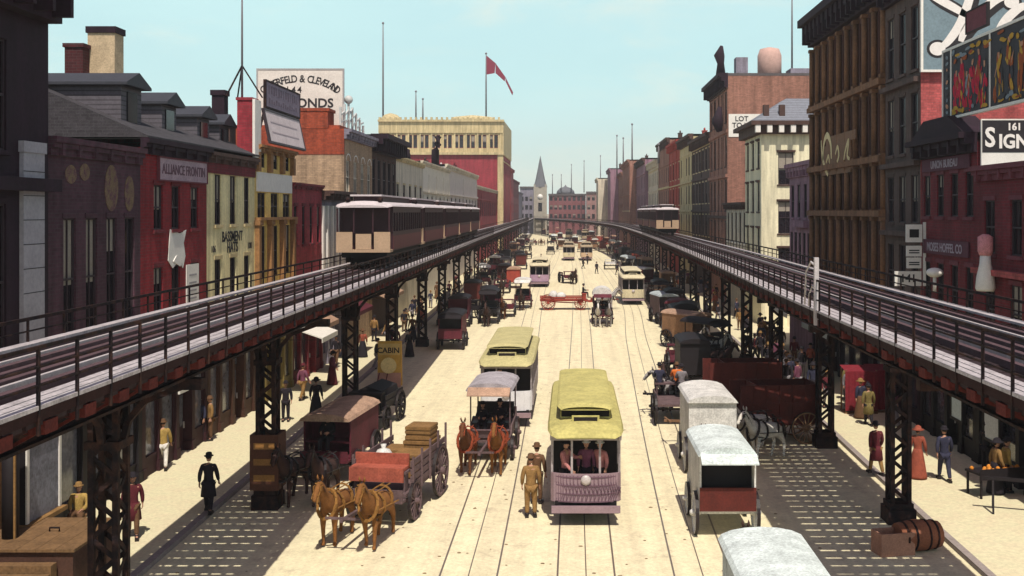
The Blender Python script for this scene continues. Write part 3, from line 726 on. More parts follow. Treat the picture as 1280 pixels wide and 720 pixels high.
# church tower and blocks that close the view
def shut(name, label, x0, x1, d, H, m, n, roof=None):
    root = thing(name, label, 'building', ((x0+x1)/2, d, 0)); W = x1 - x0; mb = MB()
    rows = [(z, z+1.9) for z in (6.5, 10.2, 13.9) if z + 2.6 < H]
    hs = [(-W/2+W*(k+.5)/n-.6, -W/2+W*(k+.5)/n+.6, a, c) for k in range(n) for a, c in rows]
    face_with_holes(mb, -W/2, W/2, 0, H, hs, lambda u, z, i: (u, i, z), .25)
    mb.box(-W/2, W/2, 14.9, 15, 0, H); mb.box(-W/2, -W/2+.05, .001, 14.9, 0, H); mb.box(W/2-.05, W/2, .001, 14.9, 0, H)
    mb.build('wall', m, root)
    for h in hs: window(root, ((h[0]+h[1])/2, 0, h[2]), 0, 1.2, 1.9, FRAME_D, m, 'plain', True)
    q = MB(); q.box(-W/2+.05, W/2-.05, .05, 14.9, H-.4, H-.05); q.box(-W/2-.2, W/2+.2, -.4, -.004, H-.7, H+.1); q.build('roof', ROOFM, root)
    if roof == 'dome':
        q = MB(); q.lathe([(4, H), (3.6, H+1.4), (2.4, H+2.6), (.6, H+3.2), (.1, H+4)], 18, 0, (-W/2+7, 7, 0)); q.build('dome', SLATE, root)
    return root
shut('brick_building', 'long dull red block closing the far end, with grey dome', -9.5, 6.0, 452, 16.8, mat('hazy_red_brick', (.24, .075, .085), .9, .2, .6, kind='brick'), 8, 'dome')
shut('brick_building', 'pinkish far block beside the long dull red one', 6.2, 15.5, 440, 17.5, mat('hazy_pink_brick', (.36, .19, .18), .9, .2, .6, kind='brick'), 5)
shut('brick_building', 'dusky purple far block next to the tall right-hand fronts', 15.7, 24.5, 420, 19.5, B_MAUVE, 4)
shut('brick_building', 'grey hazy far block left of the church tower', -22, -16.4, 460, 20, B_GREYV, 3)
ct = thing('church_tower', 'buff church tower with a pointed slate spire at the street end', 'tower', (-12.9, 446, 0))
q = MB(); q.box(-2.5, 2.5, -2.5, 2.5, 0, 19.5)
for sx in (-1, 1):
    for sy in (-1, 1): q.box(sx*2.3-.35, sx*2.3+.35, sy*2.3-.35, sy*2.3+.35, 0, 20.6)
q.build('wall', mat('hazy_church_stone', (.36, .32, .27), .9, .25, 1.0), ct)  # distance haze put into the stone as a greyer colour
q = MB(); q.lathe([(2.9, 19.5), (2.7, 20.2), (2.0, 22.5), (1.2, 26.5), (.35, 31.0), (.05, 32.5)], 8, 0, sm=False); q.build('spire', SLATE, ct)
q = MB(); q.lathe([(1.1, 0), (1.1, .15)], 16, 0, (0, 0, 0), M=Matrix.Translation((0, -2.5, 15.5)) @ Matrix.Rotation(PI/2, 4, 'X')); q.build('clock_face', WHITE, ct)
q = MB(); q.box(-.8, .8, -2.56, -2.503, 9.5, 13); q.build('window', GLASS, ct)

# ------------------------------------------------------------------ east (right) side
TRIMR = mat('dusky_red_trim', (.15, .035, .05), .8, .3, 2)
b = building('brick_building', 'nearest maroon brick house under the painted picture hoarding', 1, 30.5, 39.7, 11.0, B_MAR,
    [(7.9, 9.8, 4, .95, 'plain'), (4.9, 6.9, 4, .95, 'plain')], cornice=(.35, .5, TRIMR), trim=TRIMR,
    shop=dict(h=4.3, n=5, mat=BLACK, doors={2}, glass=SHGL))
q = MB(); q.box(-.30, -.003, -4.5, 4.5, 7.15, 7.35); q.build('ledge', B_ROSE, b)
b = building('brick_building', 'maroon brick house with two lettered bands below a dark peaked cornice', 1, 39.7, 46.1, 12.3, B_MAR,
    [(9.2, 10.9, 4, .8, 'plain'), (5.3, 7.3, 4, .8, 'plain')], cornice=(.7, .7, B_DARK), trim=TRIMR,
    shop=dict(h=4.3, n=4, mat=BLACK, doors={1}, glass=SHGL))
q = MB(); q.prism([(-3.1, 12.35), (3.1, 12.35), (1.4, 13.1), (-1.4, 13.1)], 'x', -.5, .6); q.build('pediment', B_DARK, b)
fl = []
b = building('stone_building', 'tall brown front with rows of brown columns and a big cornice', 1, 51.3, 67, 21.2, B_BROWN,
    [(16.1, 19.2, 9, .95, 'none'), (12.3, 15.2, 9, .95, 'none'), (9.6, 11.6, 9, .95, 'none'), (5.6, 8.9, 9, .95, 'none')], cornice=(1.0, 1.6, B_DARK), trim=B_UMBER, depth=14,
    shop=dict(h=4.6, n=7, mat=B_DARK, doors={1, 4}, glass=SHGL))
q = MB(); W = 15.7
for k in range(10):
    y = max(-W/2+.18, min(W/2-.18, -W/2 + W*k/9))
    for z0, z1 in ((16.0, 19.25), (12.2, 15.25), (9.5, 11.65), (5.5, 8.95)):
        q.tube([(-.14, y, z0), (-.14, y, z1)], .15, 8); q.box(-.32, -.003, y-.19, y+.19, z1, z1+.18); q.box(-.32, -.003, y-.19, y+.19, z0-.18, z0)
q.build('column', B_UMBER, b)
q = MB()
for z in (15.5, 11.8, 9.15, 5.0): q = MB(); q.box(-.42, -.003, -W/2+.01, W/2-.01, z, z+.3); q.build('string_course', B_UMBER, b)
b = building('stone_building', 'greyer brown annexe between the columned front and maroon house', 1, 46.1, 51.3, 20.2, B_BROWN2,
    [(15.6, 18.4, 3, .95, 'plain'), (12.0, 14.6, 3, .95, 'plain'), (8.9, 11.0, 3, .95, 'plain'), (5.4, 7.9, 3, .95, 'plain')], cornice=(.7, 1.2, B_DARK), trim=B_BROWN2, depth=16,
    shop=dict(h=4.6, n=3, mat=B_DARK, doors={1}, glass=SHGL))
q = MB(); q.box(.3, 16, -2.63, -2.603, 4, 20.2); q.box(-.01, .3, -2.64, -2.604, 4, 19.2); q.build('side_wall', B_ROSE, b)
q = MB()
for z in (15.0, 11.4, 8.3): q = MB(); q.box(-.3, -.003, -2.58, 2.58, z, z+.22); q.build('string_course', B_BROWN2, b)
b = building('painted_building', 'low mauve front with paired dark windows beside the columned front', 1, 67, 75, 12.6, B_MAUVE,
    [(9.0, 11.2, 4, .95, 'plain'), (5.3, 8.0, 6, .8, 'none')], cornice=(.4, .9, B_MAUVE), trim=B_MAUVE)
q = MB(); q.box(-.35, -.003, -2, 2, 8.35, 8.8); q.build('balcony_panel', B_MAUVE, b)
b = building('painted_building', 'cream hotel with slate hipped roof and bracketed dark cornice', 1, 87.5, 95.6, 16.4, B_PALEC,
    [(13.0, 15.2, 3, 1.1, 'hood'), (9.4, 11.8, 3, 1.1, 'hood'), (5.2, 8, 3, 1.1, 'hood')], cornice=None, trim=B_DKBR, depth=13,
    camwin=[(2.0, 1.25, 11.6, 14.2, 'hood'), (5.4, 1.25, 11.6, 14.2, 'hood'), (8.8, 1.25, 11.6, 14.2, 'hood'), (2.0, 1.25, 7.6, 10.2, 'hood'), (5.4, 1.25, 7.6, 10.2, 'hood'), (2.0, 1.25, 4, 6.4, 'hood')])
q = MB(); q.box(-.95, 13.2, -4.95, 4.9, 16.4, 16.75); q.box(-.5, 13.1, -4.5, 4.6, 15.7, 16.4)
for k in range(15): q.box(-.6+k*.95, -.2+k*.95, -4.9, -4.5, 15.8, 16.4, 1)
q.build('cornice', [B_DKBR, WHITE], b)
q = MB(); q.add([(-.7, -4.7, 16.75), (13, -4.7, 16.75), (13, 4.7, 16.75), (-.7, 4.7, 16.75), (2.6, -1.2, 18.9), (10.5, -1.2, 18.9), (10.5, 1.2, 18.9), (2.6, 1.2, 18.9)], [(0,1,5,4), (1,2,6,5), (2,3,7,6), (3,0,4,7), (4,5,6,7)]); q.build('hipped_roof', mat('blue_slate', (.20, .21, .25), .7, .3, 3, kind='boards'), b)
q = MB()
for x in (.2, 1.5, 6): q = MB(); q.box(x, x+.45, -4, -3.5, 16.8, 18.1); q.build('chimney', B_DKBR, b)
b = building('painted_building', 'narrow pale front squeezed beside the bare clay brick wall', 1, 95.6, 108, 10.2, B_PALE, [(6.5, 9.3, 5, 1.1, 'arch')], cornice=(.5, .6, B_DKBR), trim=WHITE)
b = building('brick_building', 'big bare clay brick wall with a round water tank on top', 1, 108, 122, 23.3, B_CLAY,
    [(18.5, 21.4, 5, 1.2, 'plain'), (14, 17, 5, 1.2, 'plain'), (9.5, 12.5, 5, 1.2, 'plain'), (5.5, 8.3, 5, 1.2, 'plain')], cornice=(1.0, 1.4, B_DARK), trim=B_DKBR, depth=24, parapet=1)
q = MB(); q.lathe([(1.25, 22.6), (1.25, 25.6), (1.0, 26.3), (.2, 26.5)], 18, 0, (4.9, -3, 0)); q.build('water_tank', mat('pink_tank_boards', (.52, .33, .29), .8, .25, 3), b)
q = MB(); q.box(.9, 2.1, -6.4, -5, 23.3, 25); q.box(6.6, 8.6, -5.5, -3, 23.3, 24.0); q.build('roof_hut', B_GREYV, b)
q = MB(); q.tube([(-.6, -6, 23.3), (-.6, -6, 24.4), (-.75, -6, 25.2), (-.5, -6, 26.2)], [.5, .35, .55, .15], 8); q.build('roof_ornament', B_DARK, b); q = MB(); q.tube([(-.75, -6.2, 17.5), (-1.0, -6.2, 18.5), (-.7, -6.2, 20)], [.3, .6, .2], 8); q.build('roof_ornament', B_DARK, b)
for i, (a, b_, h, m, lab, wn) in enumerate((
    (122, 141, 18.4, B_DKBR, 'dark brown front with bracketed cornice beyond the clay brick wall', 6), (141, 158, 19.6, B_BUFF, 'buff front with brown columns beyond the dark brown one', 5),
    (158, 176, 20.0, B_SCAR, 'narrow scarlet brick front among the buff ones', 4), (176, 198, 21.5, B_CLAY, 'tan front capped with a stepped parapet by scarlet brick', 5),
    (198, 222, 19.0, B_PALE, 'pale far front with a flat roof hut and rooftop poles', 6), (222, 250, 20.5, B_MAUVE, 'dusky mauve far front, one of the last before the bend', 6), (250, 285, 21.5, B_CLAY, 'brownish far front right where the street bends', 7))):
    bb = building('brick_building', lab, 1, a, b_, h, m, [(z, z+2.5, wn, 1.3, 'plain') for z in (6.5, 10.4, 14.3) if z+3 < h], cornice=(.7, 1.2, B_DKBR if i % 2 else m), trim=B_BUFF, x0=facR((a+b_)/2))
    if i == 4: q = MB(); q.box(3, 8, -4, 4, 19, 21); q.box(2.8, 8.2, -4.2, 4.2, 21, 21.3); q.build('roof_hut', B_MAUVE, bb)
for i, (d, h, m, lab) in enumerate(((300, 20, B_CLAY, 'clay coloured block set back at the start of the bend'), (325, 22, B_MAUVE, 'mauve block in the middle of the far bend'), (352, 20, B_PALE, 'pale block on the far bend near the dusky purple block'))):
    x = facR(d); building('brick_building', lab, 1, d-12.5, d+13, h, m, [(8, 10.5, 5, 1.4, 'plain'), (13, 15.5, 5, 1.4, 'plain')], cornice=(.6, 1, m), x0=x+2.5, depth=16)

# ------------------------------------------------------------------ rooftop chimneys, poles, flags
def pole(label, px, py0, py1, d, r=.06, cat='pole', struts=False, name='flagpole'):
    x = gx(px, d); z0, z1 = gz(py0, d), gz(py1, d)
    o = thing(name, label, cat, (x, d, z0))
    q = MB(); q.tube([(0,0,0), (0,0,(z1-z0)*.6), (0,0,z1-z0)], [r, r*.85, r*.5], 6); q.ball((0,0,z1-z0), r*1.3, 6); q.build('mast', mat('weathered_mast', (.17, .15, .17), .7, .2, 3), o)
    if struts:
        q = MB()
        for a in (0, 2.1, 4.2): q.bar((.95*math.cos(a), .95*math.sin(a), 0), (0, 0, 1.5), .06)
        q.build('stay', IRON, o)
    return o
c = thing('chimney_stack', 'broad tan rendered chimney stack beside the black corner block', 'chimney', (gx(335, 41.9), 42.5, 0))
x0, x1 = -.56, .50
q = MB(); q.box(x0, x1, -.42, .42, 11.5, 16.4); q.build('stack', mat('tan_render', (.50, .38, .25), .9, .35, 2.5), c)
q = MB(); q.box(x0-.06, x1+.06, -.48, .48, 16.4, 16.65); q.build('cap', B_DARK, c)
c = thing('chimney_stack', 'short dark red brick stack in front of the broad tan chimney', 'chimney', (gx(314.5, 41.5), 41.9, 0))
q = MB(); q.box(-.36, .34, -.4, .4, 11.8, 15.75); q.box(-.42, .4, -.46, .46, 15.75, 15.9); q.build('stack', B_SOOTR, c)
c = thing('chimney_stack', 'red party wall chimney with pale edge beneath the tripod pole', 'chimney', (gx(450.5, 49.6), 50.1, 0))
q = MB(); q.box(-.42, .30, -.45, .45, 11.9, 14.55); q.box(-.47, .30, -.5, .5, 14.55, 14.68); q.build('stack', B_CRIM, c)
q = MB(); q.box(.303, .42, -.5, .5, 11.9, 14.6); q.build('edge_strip', WHITE, c)
c = thing('chimney_stack', 'small black chimney behind the smallest dormer', 'chimney', (gx(430, 52), 52, 0))
q = MB(); q.box(-.3, .3, -.3, .3, 12, 15); q.box(-.36, .36, -.36, .36, 15, 15.25); q.build('stack', B_DARK, c)
pole('tall rooftop mast with splayed stays above the red chimney', 447.5, 209, 110, 50.1, .055, struts=True)
pole('tall thin mast at the left corner of the arcaded hotel roof', 559, 232, 150, 255, .22)
pole('short rooftop pole, taller of the pair on arcaded hotel', 585, 231, 204, 262, .2)
pole('short rooftop pole, lower of the pair on arcaded hotel', 590.5, 231, 210, 262, .2)
fp = pole('hotel flagpole flying a long drooping red pennant', 640.5, 230, 174, 255, .2)
q = MB(); zt = gz(174, 255) - gz(230, 255)
pts = [(0, .2, zt-.4, 4.6), (2.2, .5, zt-2.2, 2.4), (4.6, .2, zt-5.6, 1.0), (6.4, .5, zt-9.2, .7)]
for i in range(3):
    a, b = pts[i], pts[i+1]
    for dy in (-.03, .03):
        q.face([(a[0], a[1]+dy, a[2]), (b[0], b[1]+dy, b[2]), (b[0]-.2, b[1]+dy, b[2]-b[3]), (a[0], a[1]+dy, a[2]-a[3])])
q.build('pennant', cloth('maroon_bunting', (.22, .03, .06)), fp)
pole('thin mast rising behind the columned brown building', 882.5, 186, 120, 112, .1)
for k, (px, t, b_, d) in enumerate(((700, 270, 282, 455), (708, 262, 281, 455), (718, 259, 281, 445), (731, 255, 281, 422), (744, 239, 268, 300), (749, 241, 266, 290), (756, 230, 262, 262), (777, 246, 258, 185), (693, 270, 284, 458))):
    lab = ('slim far mast over the dull red end block, nearest the church spire', 'slim far mast right of the dome on the end block', 'slim far mast above the pinkish far block', 'tall far mast above the dusky purple far block', 'left one of two close masts at the street bend', 'right one of two close masts at the street bend', 'tallest mast over the last brownish front', 'short mast on the scarlet brick front', 'short far mast between church spire and dome')[k]
    pole(lab, px, b_ + 3, t, d, .2, name='rooftop_mast', cat='mast')

# ------------------------------------------------------------------ signs and hoardings
def board(name, label, loc, rot, w, h, m, th=.08, frame=None, cat='sign', back=None):
    o = thing(name, label, cat, loc, rot)
    q = MB(); q.box(-w/2, w/2, 0, th, 0, h); q.build('panel', m, o)
    if frame:
        t = min(.1, h*.07); q = MB()
        q.box(-w/2-t, w/2+t, -.03, th+.01, -t, 0); q.box(-w/2-t, w/2+t, -.03, th+.01, h, h+t)
        q.box(-w/2-t, -w/2, -.03, th+.01, 0, h); q.box(w/2, w/2+t, -.03, th+.01, 0, h); q.build('frame', frame, o)
    if back:
        q = MB()
        for x in [(-w/2+w*(k+.5)/back) for k in range(back)]:
            q.bar((x, th, h*.9), (x, th+h*.5, -1.4), .1); q.bar((x, th+.06, h), (x, th+.06, -1.6), .12)
        q.build('support', IRON, o)
    return o
# jewellers' hoarding above the roofs
d = 73.5; bw = gx(527, d) - gx(460, d); bz = gz(240, d); bh = gz(187, d) - bz
HB = mat('white_hoarding', (.66, .60, .56), .8, .18, 1.2)
o = board('billboard', 'big white rooftop hoarding lettered CASPERFELD & CLEVELAND 144 DIAMONDS WATCHES', (gx(493.5, d), d, bz), 0, bw, bh, HB, .12, STONE, 'billboard', 4)
arc = 'CASPERFELD & CLEVELAND'; r0 = bw * .56; n = len(arc)
for i, ch in enumerate(arc):
    if ch == ' ': continue
    a = R(-52 + 104 * i / (n - 1)); l = letters(ch, .70, o, (r0*math.sin(a)*.98, -.012, bh - .62 - r0*.60*(1-math.cos(a))), 0, LETTER, sx=.85, bold=.012)
    l.rotation_euler = (0, a*.75, 0)
letters('144', .62, o, (-.45, -.012, bh*.70), 0, LETTER, bold=.006, spacing=1.3)
letters('DIAMONDS', .86, o, (-.1, -.012, bh*.50), 0, LETTER, sx=1.05, bold=.022)
letters('WATCHES', .86, o, (-.1, -.012, bh*.27), 0, LETTER, sx=1.1, bold=.022)
# boards on the yellow building
GB = mat('mauve_grey_hoarding', (.22, .18, .24), .85, .35, 2.5)
o = board('billboard', 'mauve grey weathered board on the yellow building roof edge', (-14.75, 55.1, 14.5), PI/2, 6.4, 1.2, GB, .1, IRON, 'billboard', 3)
q = MB()
for k in range(13): q.box(-2.8+k*.44, -2.56+k*.44 - .1*(k % 3 == 0), -.012, -.004, .62 + .05*(k % 2), 1.05); q.box(-2.7+k*.42, -2.5+k*.42, -.012, -.004, .2, .45 - .06*(k % 3))
q.build('faint_lettering', mat('faint_lettering', (.12, .09, .13), .8, .3, 5), o)
o = board('billboard', 'pale slanting board under the mauve grey one on yellow building', (-14.25, 54.2, 12.75), PI/2, 6.5, 1.5, mat('pale_lilac_board', (.56, .48, .50), .8, .2, 1.5), .1, FRAME_D, 'billboard')
o.rotation_euler = (R(-12), 0, PI/2)
for zz in (.45, .95): q = MB(); q.box(-2.6, 2.4, -.012, -.004, zz, zz+.07); q.build('painted_line', mat('faint_line', (.36, .30, .33), .8, .2, 3), o)
o = board('sign_board', 'blank white band sign across the yellow building front', (-14.72, 53.5, 10.35), PI/2, 6.3, .92, WHITE, .06)
# sign over the red house
o = board('sign_board', 'faded pale lilac name board on the red house near the eave', (-14.72, 40.9, 10.55), PI/2, 5.0, .78, mat('faded_lilac_paint', (.40, .29, .34), .85, .35, 2.2), .06, TRIMR)
letters('ALLIANCE FRONTIN', .52, o, (0, -.01, .38), 0, mat('dim_plum_lettering', (.14, .07, .10), .8, .3, 5), sx=.95, bold=.006)
o = thing('torn_sheet', 'torn white paper sheet stuck on the red house front', 'poster', (-14.78, 40.3, 7.45))
q = MB(); q.prism([(-.95, .15), (-.5, -.15), (.1, .08), (.55, -.2), (.8, .25), (.62, .75), (.9, 1.25), (.2, 1.12), (-.75, 1.3), (-.85, .8)], 'x', 0, .02); q.build('paper', WHITE, o)
q = MB(); q.prism([(-.5, .1), (.2, -.12), (.35, .2), (-.2, .3)], 'x', .021, .05); q.build('paper_flap', WHITE, o)
o = board('poster', 'white oblong notice beside a lower window of the red house', (-14.76, 41.9, 5.6), PI/2, 1.35, 1.75, WHITE, .03, None, 'poster')
for k in range(4): q = MB(); q.box(-.4, .4, -.008, -.002, .4+k*.3, .47+k*.3); q.build('printed_line', STONE, o)
# right side
d = 45.95
WALLB = mat('slate_blue_hoarding', (.17, .23, .27), .85, .2, 1.5)
o = board('billboard', 'huge slate blue painted hoarding with swirling white script', (18.6, d - .12, 15.45), 0, 7.2, 4.4, WALLB, .12, WHITE, 'billboard', None)
def stroke(parent, pts, wd, y, m, name='painted_script'):
    q = MB(); P_ = []
    for i in range(len(pts)-1):
        for t in (0, .2, .4, .6, .8): # Catmull-Rom
            p0, p1, p2, p3 = pts[max(i-1,0)], pts[i], pts[i+1], pts[min(i+2, len(pts)-1)]
            P_.append(tuple(.5*((2*p1[k])+(-p0[k]+p2[k])*t+(2*p0[k]-5*p1[k]+4*p2[k]-p3[k])*t*t+(-p0[k]+3*p1[k]-3*p2[k]+p3[k])*t**3) for k in (0,1)))
    P_.append(pts[-1])
    L_, Rr = [], []
    for i, p in enumerate(P_):
        a, b = P_[max(i-1,0)], P_[min(i+1,len(P_)-1)]; dx, dz = b[0]-a[0], b[1]-a[1]; l = math.hypot(dx, dz) or 1
        w_ = wd * (.65 + .5 * math.sin(PI * i / len(P_)))
        L_.append((p[0]-dz/l*w_/2, p[1]+dx/l*w_/2)); Rr.append((p[0]+dz/l*w_/2, p[1]-dx/l*w_/2))
    for i in range(len(P_)-1):
        q.face([(L_[i][0], y, L_[i][1]), (Rr[i][0], y, Rr[i][1]), (Rr[i+1][0], y, Rr[i+1][1]), (L_[i+1][0], y, L_[i+1][1])])
    return q.build(name, m, parent)
for k, (pts, wd) in enumerate((([(-2.85, .95), (-2.5, 1.25), (-2.0, 2.0), (-1.62, 3.04), (-1.4, 3.9)], .34), ([(-3.5, 3.4), (-3.1, 3.1), (-2.3, 2.65), (-1.7, 2.3)], .30), ([(-2.0, 1.2), (-1.85, 1.6), (-1.41, 2.2), (-.58, 2.94), (.1, 3.25), (1.0, 3.6)], .34), ([(-.5, 1.2), (-.35, 1.7), (0, 2.2), (.5, 2.63), (.9, 2.75)], .34), ([(1.2, .8), (1.5, 2.0), (2.2, 2.6), (2.9, 2.1)], .34))):
    stroke(o, [(a + .13, b - .10) for a, b in pts], wd + .20, -.006, LETTER); stroke(o, pts, wd, -.012, LETTERW)
for (x, z, r) in ((-2.99, .89, .34), (.17, 2.89, .32)):
    for dr, y, m in ((.12, -.008, LETTER), (0, -.015, LETTERW)):
        q = MB(); q.face([(x+(r+dr)*math.cos(2*PI*i/20), y, z+(r+dr)*.85*math.sin(2*PI*i/20)) for i in range(20)]); q.build('painted_dot', m, o)
# picture hoarding along the street: plain colour figures
PB = mat('black_picture_board', (.03, .025, .035), .7, .4, 1.5)
o = board('billboard', 'street-side picture hoarding with crimson draped figures in white frames', (14.85, 37.9, 13.1), -PI/2, 10.0, 2.62, PB, .12, WHITE, 'billboard', None)
q = MB()
for x in (-4.1, -.2): q.box(x-.05, x+.05, -.03, -.002, 0, 2.62)
q.build('divider', WHITE, o)
pal = [cloth('crimson_pigment', (.48, .012, .045)), cloth('ochre_pigment', (.48, .27, .035)), cloth('flesh_pigment', (.50, .25, .16)), cloth('slate_pigment', (.20, .24, .28)), cloth('rust_pigment', (.30, .07, .02))]
random.seed(5)
def dab(q, cx, cz, w_, h_, tilt, mi, lay):
    ph = random.random()*6; n = 9
    P_ = []
    for k in range(n):
        r_ = 1 + .35*math.sin(2*2*PI*k/n + ph) * random.uniform(.4, 1); a_, c_ = w_/2*r_*math.cos(2*PI*k/n), h_/2*r_*math.sin(2*PI*k/n)
        P_.append((cx + a_*math.cos(tilt) - c_*math.sin(tilt), -.005 - .00012*lay, max(.05, min(2.57, cz + a_*math.sin(tilt) + c_*math.cos(tilt)))))
    q.face(P_, mi)
q = MB(); lay = 0
for (cx, hh, cols) in ((-3.55, 1.5, (0, 0, 4)), (-3.0, 1.9, (0, 0, 1)), (-2.45, 1.35, (4, 0, 3)), (-1.85, 1.7, (0, 0, 5)), (-1.25, 2.0, (0, 0, 4)), (-.7, 1.5, (0, 1, 5)), (.6, 1.6, (1, 4, 5)), (1.5, 2.0, (4, 1, 5)), (2.5, 1.7, (1, 4, 4)), (3.6, 1.8, (4, 5, 1)), (4.4, 1.4, (1, 5, 4))):
    for k in range(16):
        lay += 1; t = random.random(); dab(q, cx + random.uniform(-.33, .33)*(1.15-t*.6), .25 + t*(hh-.3), random.uniform(.12, .3), random.uniform(.35, .75), random.uniform(-.5, .5), random.choice(cols), lay)
    lay += 1; dab(q, cx, hh + .15, .2, .27, 0, 2, lay); lay += 1; dab(q, cx, hh + .28, .22, .13, 0, 5, lay)
    lay += 1; dab(q, cx + random.choice((-.25, .25)), hh*.75, .1, .4, random.uniform(-.8, .8), 2, lay)
for k in range(46): lay += 1; dab(q, random.uniform(-4.0, 4.9), random.choice((random.uniform(.08, .3), random.uniform(2.1, 2.5))), random.uniform(.3, .7), random.uniform(.08, .2), 0, random.choice((1, 1, 3, 5, 4)), lay)
for k in range(10): lay += 1; dab(q, -4.5, .2 + k*.24, random.uniform(.2, .34), random.uniform(.1, .2), 0, random.choice((3, 3, 5, 2)), lay)
q.build('painted_print', pal + [PB], o)
o = board('sign_board', 'small dark plate standing on the picture hoarding top edge', (14.85, 39.4, 16.1), -PI/2, 2.0, .75, TRIMR, .08, BLACK)
o = board('sign_board', 'black and white SIGNS board facing up the street', (16.7, 39.45, 10.95), 0, 3.3, 1.85, WHITE, .1, None)
q = MB(); q.box(-1.62, 1.62, -.012, -.002, .62, 1.8); q.build('black_ground', LETTER, o)
letters('S', .98, o, (-1.34, -.03, 1.14), 0, LETTERW, sx=.85, bold=.028); letters('IGNS', .70, o, (-1.03, -.03, 1.0), 0, LETTERW, sx=.9, bold=.024, align='LEFT'); letters('161', .36, o, (-.45, -.03, 1.55), 0, LETTERW, bold=.012)
for (z, t, d0, w_, sz, lab) in ((7.65, 'MOSES HOFFEL CO', 43.0, 5.2, .62, 'lower pale lettered band on the maroon house'), (11.05, 'UNION BUREAU', 43.0, 5.4, .55, 'upper dim lettered band under the peaked dark cornice')):
    o = board('sign_board', lab, (14.9, d0, z), -PI/2, w_, sz*.95, mat('plum_sign_ground', (.10, .03, .05), .8, .3, 3), .06)
    letters(t, sz*.8, o, (0, -.012, sz*.45), 0, mat('dim_lilac_lettering', (.38, .32, .38), .8, .3, 5), sx=.95, bold=.008)
# vertical blade sign
o = thing('blade_sign', 'stacked white blade sign numbered 141 on the annexe front', 'sign', (14.3, 45.5, 6.25))
q = MB(); q.box(-.62, .5, -.06, .06, 0, .62); q.build('number_plate', WHITE, o); letters('141', .46, o, (-.06, -.075, .31), 0, LETTER, bold=.01)
q = MB()
for z, h, w_ in ((.75, .45, .30), (1.25, .45, .32), (1.85, .75, .34)): q.box(.2-w_, .2+w_, -.05, .05, z, z+h)
q.box(.6, .7, -.05, .05, 0, 2.7); q.build('plate', WHITE, o)
q = MB()
for z in (.88, .97, 1.38, 1.48): q.box(-.02, .42, -.058, -.051, z, z+.05)
q.box(-.0, .4, -.058, -.051, 2.05, 2.4); q.build('painted_line', BLACK, o)
o = thing('lamp_sign', 'white bottle shaped sign with pink top on maroon wall', 'sign', (14.6, 37.9, 6.6))
q = MB(); q.lathe([(.30, 0), (.34, .1), (.30, .5), (.2, .95), (.18, 1.25)], 14); q.build('body', WHITE, o)
q = MB(); q.lathe([(.2, 1.25), (.26, 1.4), (.26, 1.9), (.1, 2.0)], 14); q.build('top', cloth('pink_paint', (.6, .25, .27)), o)
o = thing('globe_lamp', 'white globe lamp above the walkway by the maroon house', 'lamp', (14.4, 42.6, 6.2))
q = MB(); q.lathe([(.07, 0), (.07, .6)], 8); q.build('stem', WHITE, o); q = MB(); q.ball((0, 0, .78), .26, 12, sc=(1.3, 1.3, .75)); q.build('globe', WHITE, o)
# gilt script sign across the columned brown front
o = thing('script_sign', 'gilt ornamental sign swirling across the columned brown front', 'sign', (14.75, 59.0, 11.7), -PI/2)
GILT = mat('gilt_paint', (.62, .46, .20), .45, .3, 3); BRD = mat('brown_sign_board', (.19, .085, .04), .7, .35, 2)
q = MB(); q.box(-4.6, 2.0, .05, .14, -.2, 1.5); q.box(-3.6, 3.0, .06, .13, 1.5, 2.0); q.build('panel', BRD, o)
for pts, wd in (([(-4.6, 1.9), (-4.3, .9), (-3.6, .2), (-2.9, -.2)], .3), ([(-4.2, .7), (-3.9, 1.7), (-3.1, 2.1), (-2.3, 1.6), (-2.1, .7)], .34), ([(-1.2, .9), (-.7, 1.3), (-.4, .8), (-.9, .4)], .22), ([(.6, .3), (1.0, 1.0), (1.7, 1.5), (1.4, .7), (1.9, .5)], .22), ([(-3.4, .5), (-2.8, .9), (-2.5, .3)], .2)): stroke(o, pts, wd, .03, GILT, 'gilt_letter')
# notice on the clay wall
o = board('sign_board', 'white LOT TO LET panel painted high on the clay brick wall', (17.5, 107.94, 16.9), 0, 3.4, 2.3, WHITE, .05)
letters('LOT', .7, o, (-.4, -.02, 1.8), 0, LETTER, bold=.01); letters('TO LET', .7, o, (-.2, -.02, 1.15), 0, LETTER, bold=.01)
# ------------------------------------------------------------------ people
SKIN = mat('skin', (.42, .22, .15), .7, .15, 8)
HAIR = mat('dark_hair', (.025, .016, .014), .8, .3, 12)
SHOE = mat('black_leather', (.018, .012, .014), .5, .3, 6)
CL = {k: cloth(k + '_cloth', v) for k, v in dict(black=(.016, .012, .018), navy=(.03, .03, .06), maroon=(.10, .014, .022), brown=(.12, .06, .03), tan=(.25, .14, .05),
    yellow=(.36, .235, .07), orange=(.62, .15, .03), rust=(.27, .065, .04), grey=(.20, .18, .20), white=(.68, .64, .60), olive=(.17, .13, .045), plum=(.16, .05, .09), pink=(.45, .18, .18), red=(.42, .03, .04)).items()}
def hand(mb, w, d, side, curl=.5):
    """palm with four bent fingers and a thumb; w wrist point, d pointing direction"""
    w, d = Vector(w), Vector(d).normalized()
    across = d.cross(Vector((side, .01, 0))).normalized()
    if across.length < .1: across = Vector((0, 1, 0))
    pn = across.cross(d).normalized()
    mb.bar(w - d*.015, w + d*.085, .085, .032, 0, up=pn)
    for k, l in enumerate((.066, .078, .072, .055)):
        o = w + d*.08 + across*(-.031 + k*.021)
        k1 = o + d*l*.5 + pn*(-side*curl*.012); k2 = k1 + d*l*.42 + pn*(-side*curl*.035)
        mb.tube([o, k1, k2], [.0095, .009, .007], 5)
    o = w + d*.02 - across*.038
    mb.tube([o, o - across*.03 + d*.03, o - across*.036 + d*.062], [.012, .011, .008], 5)
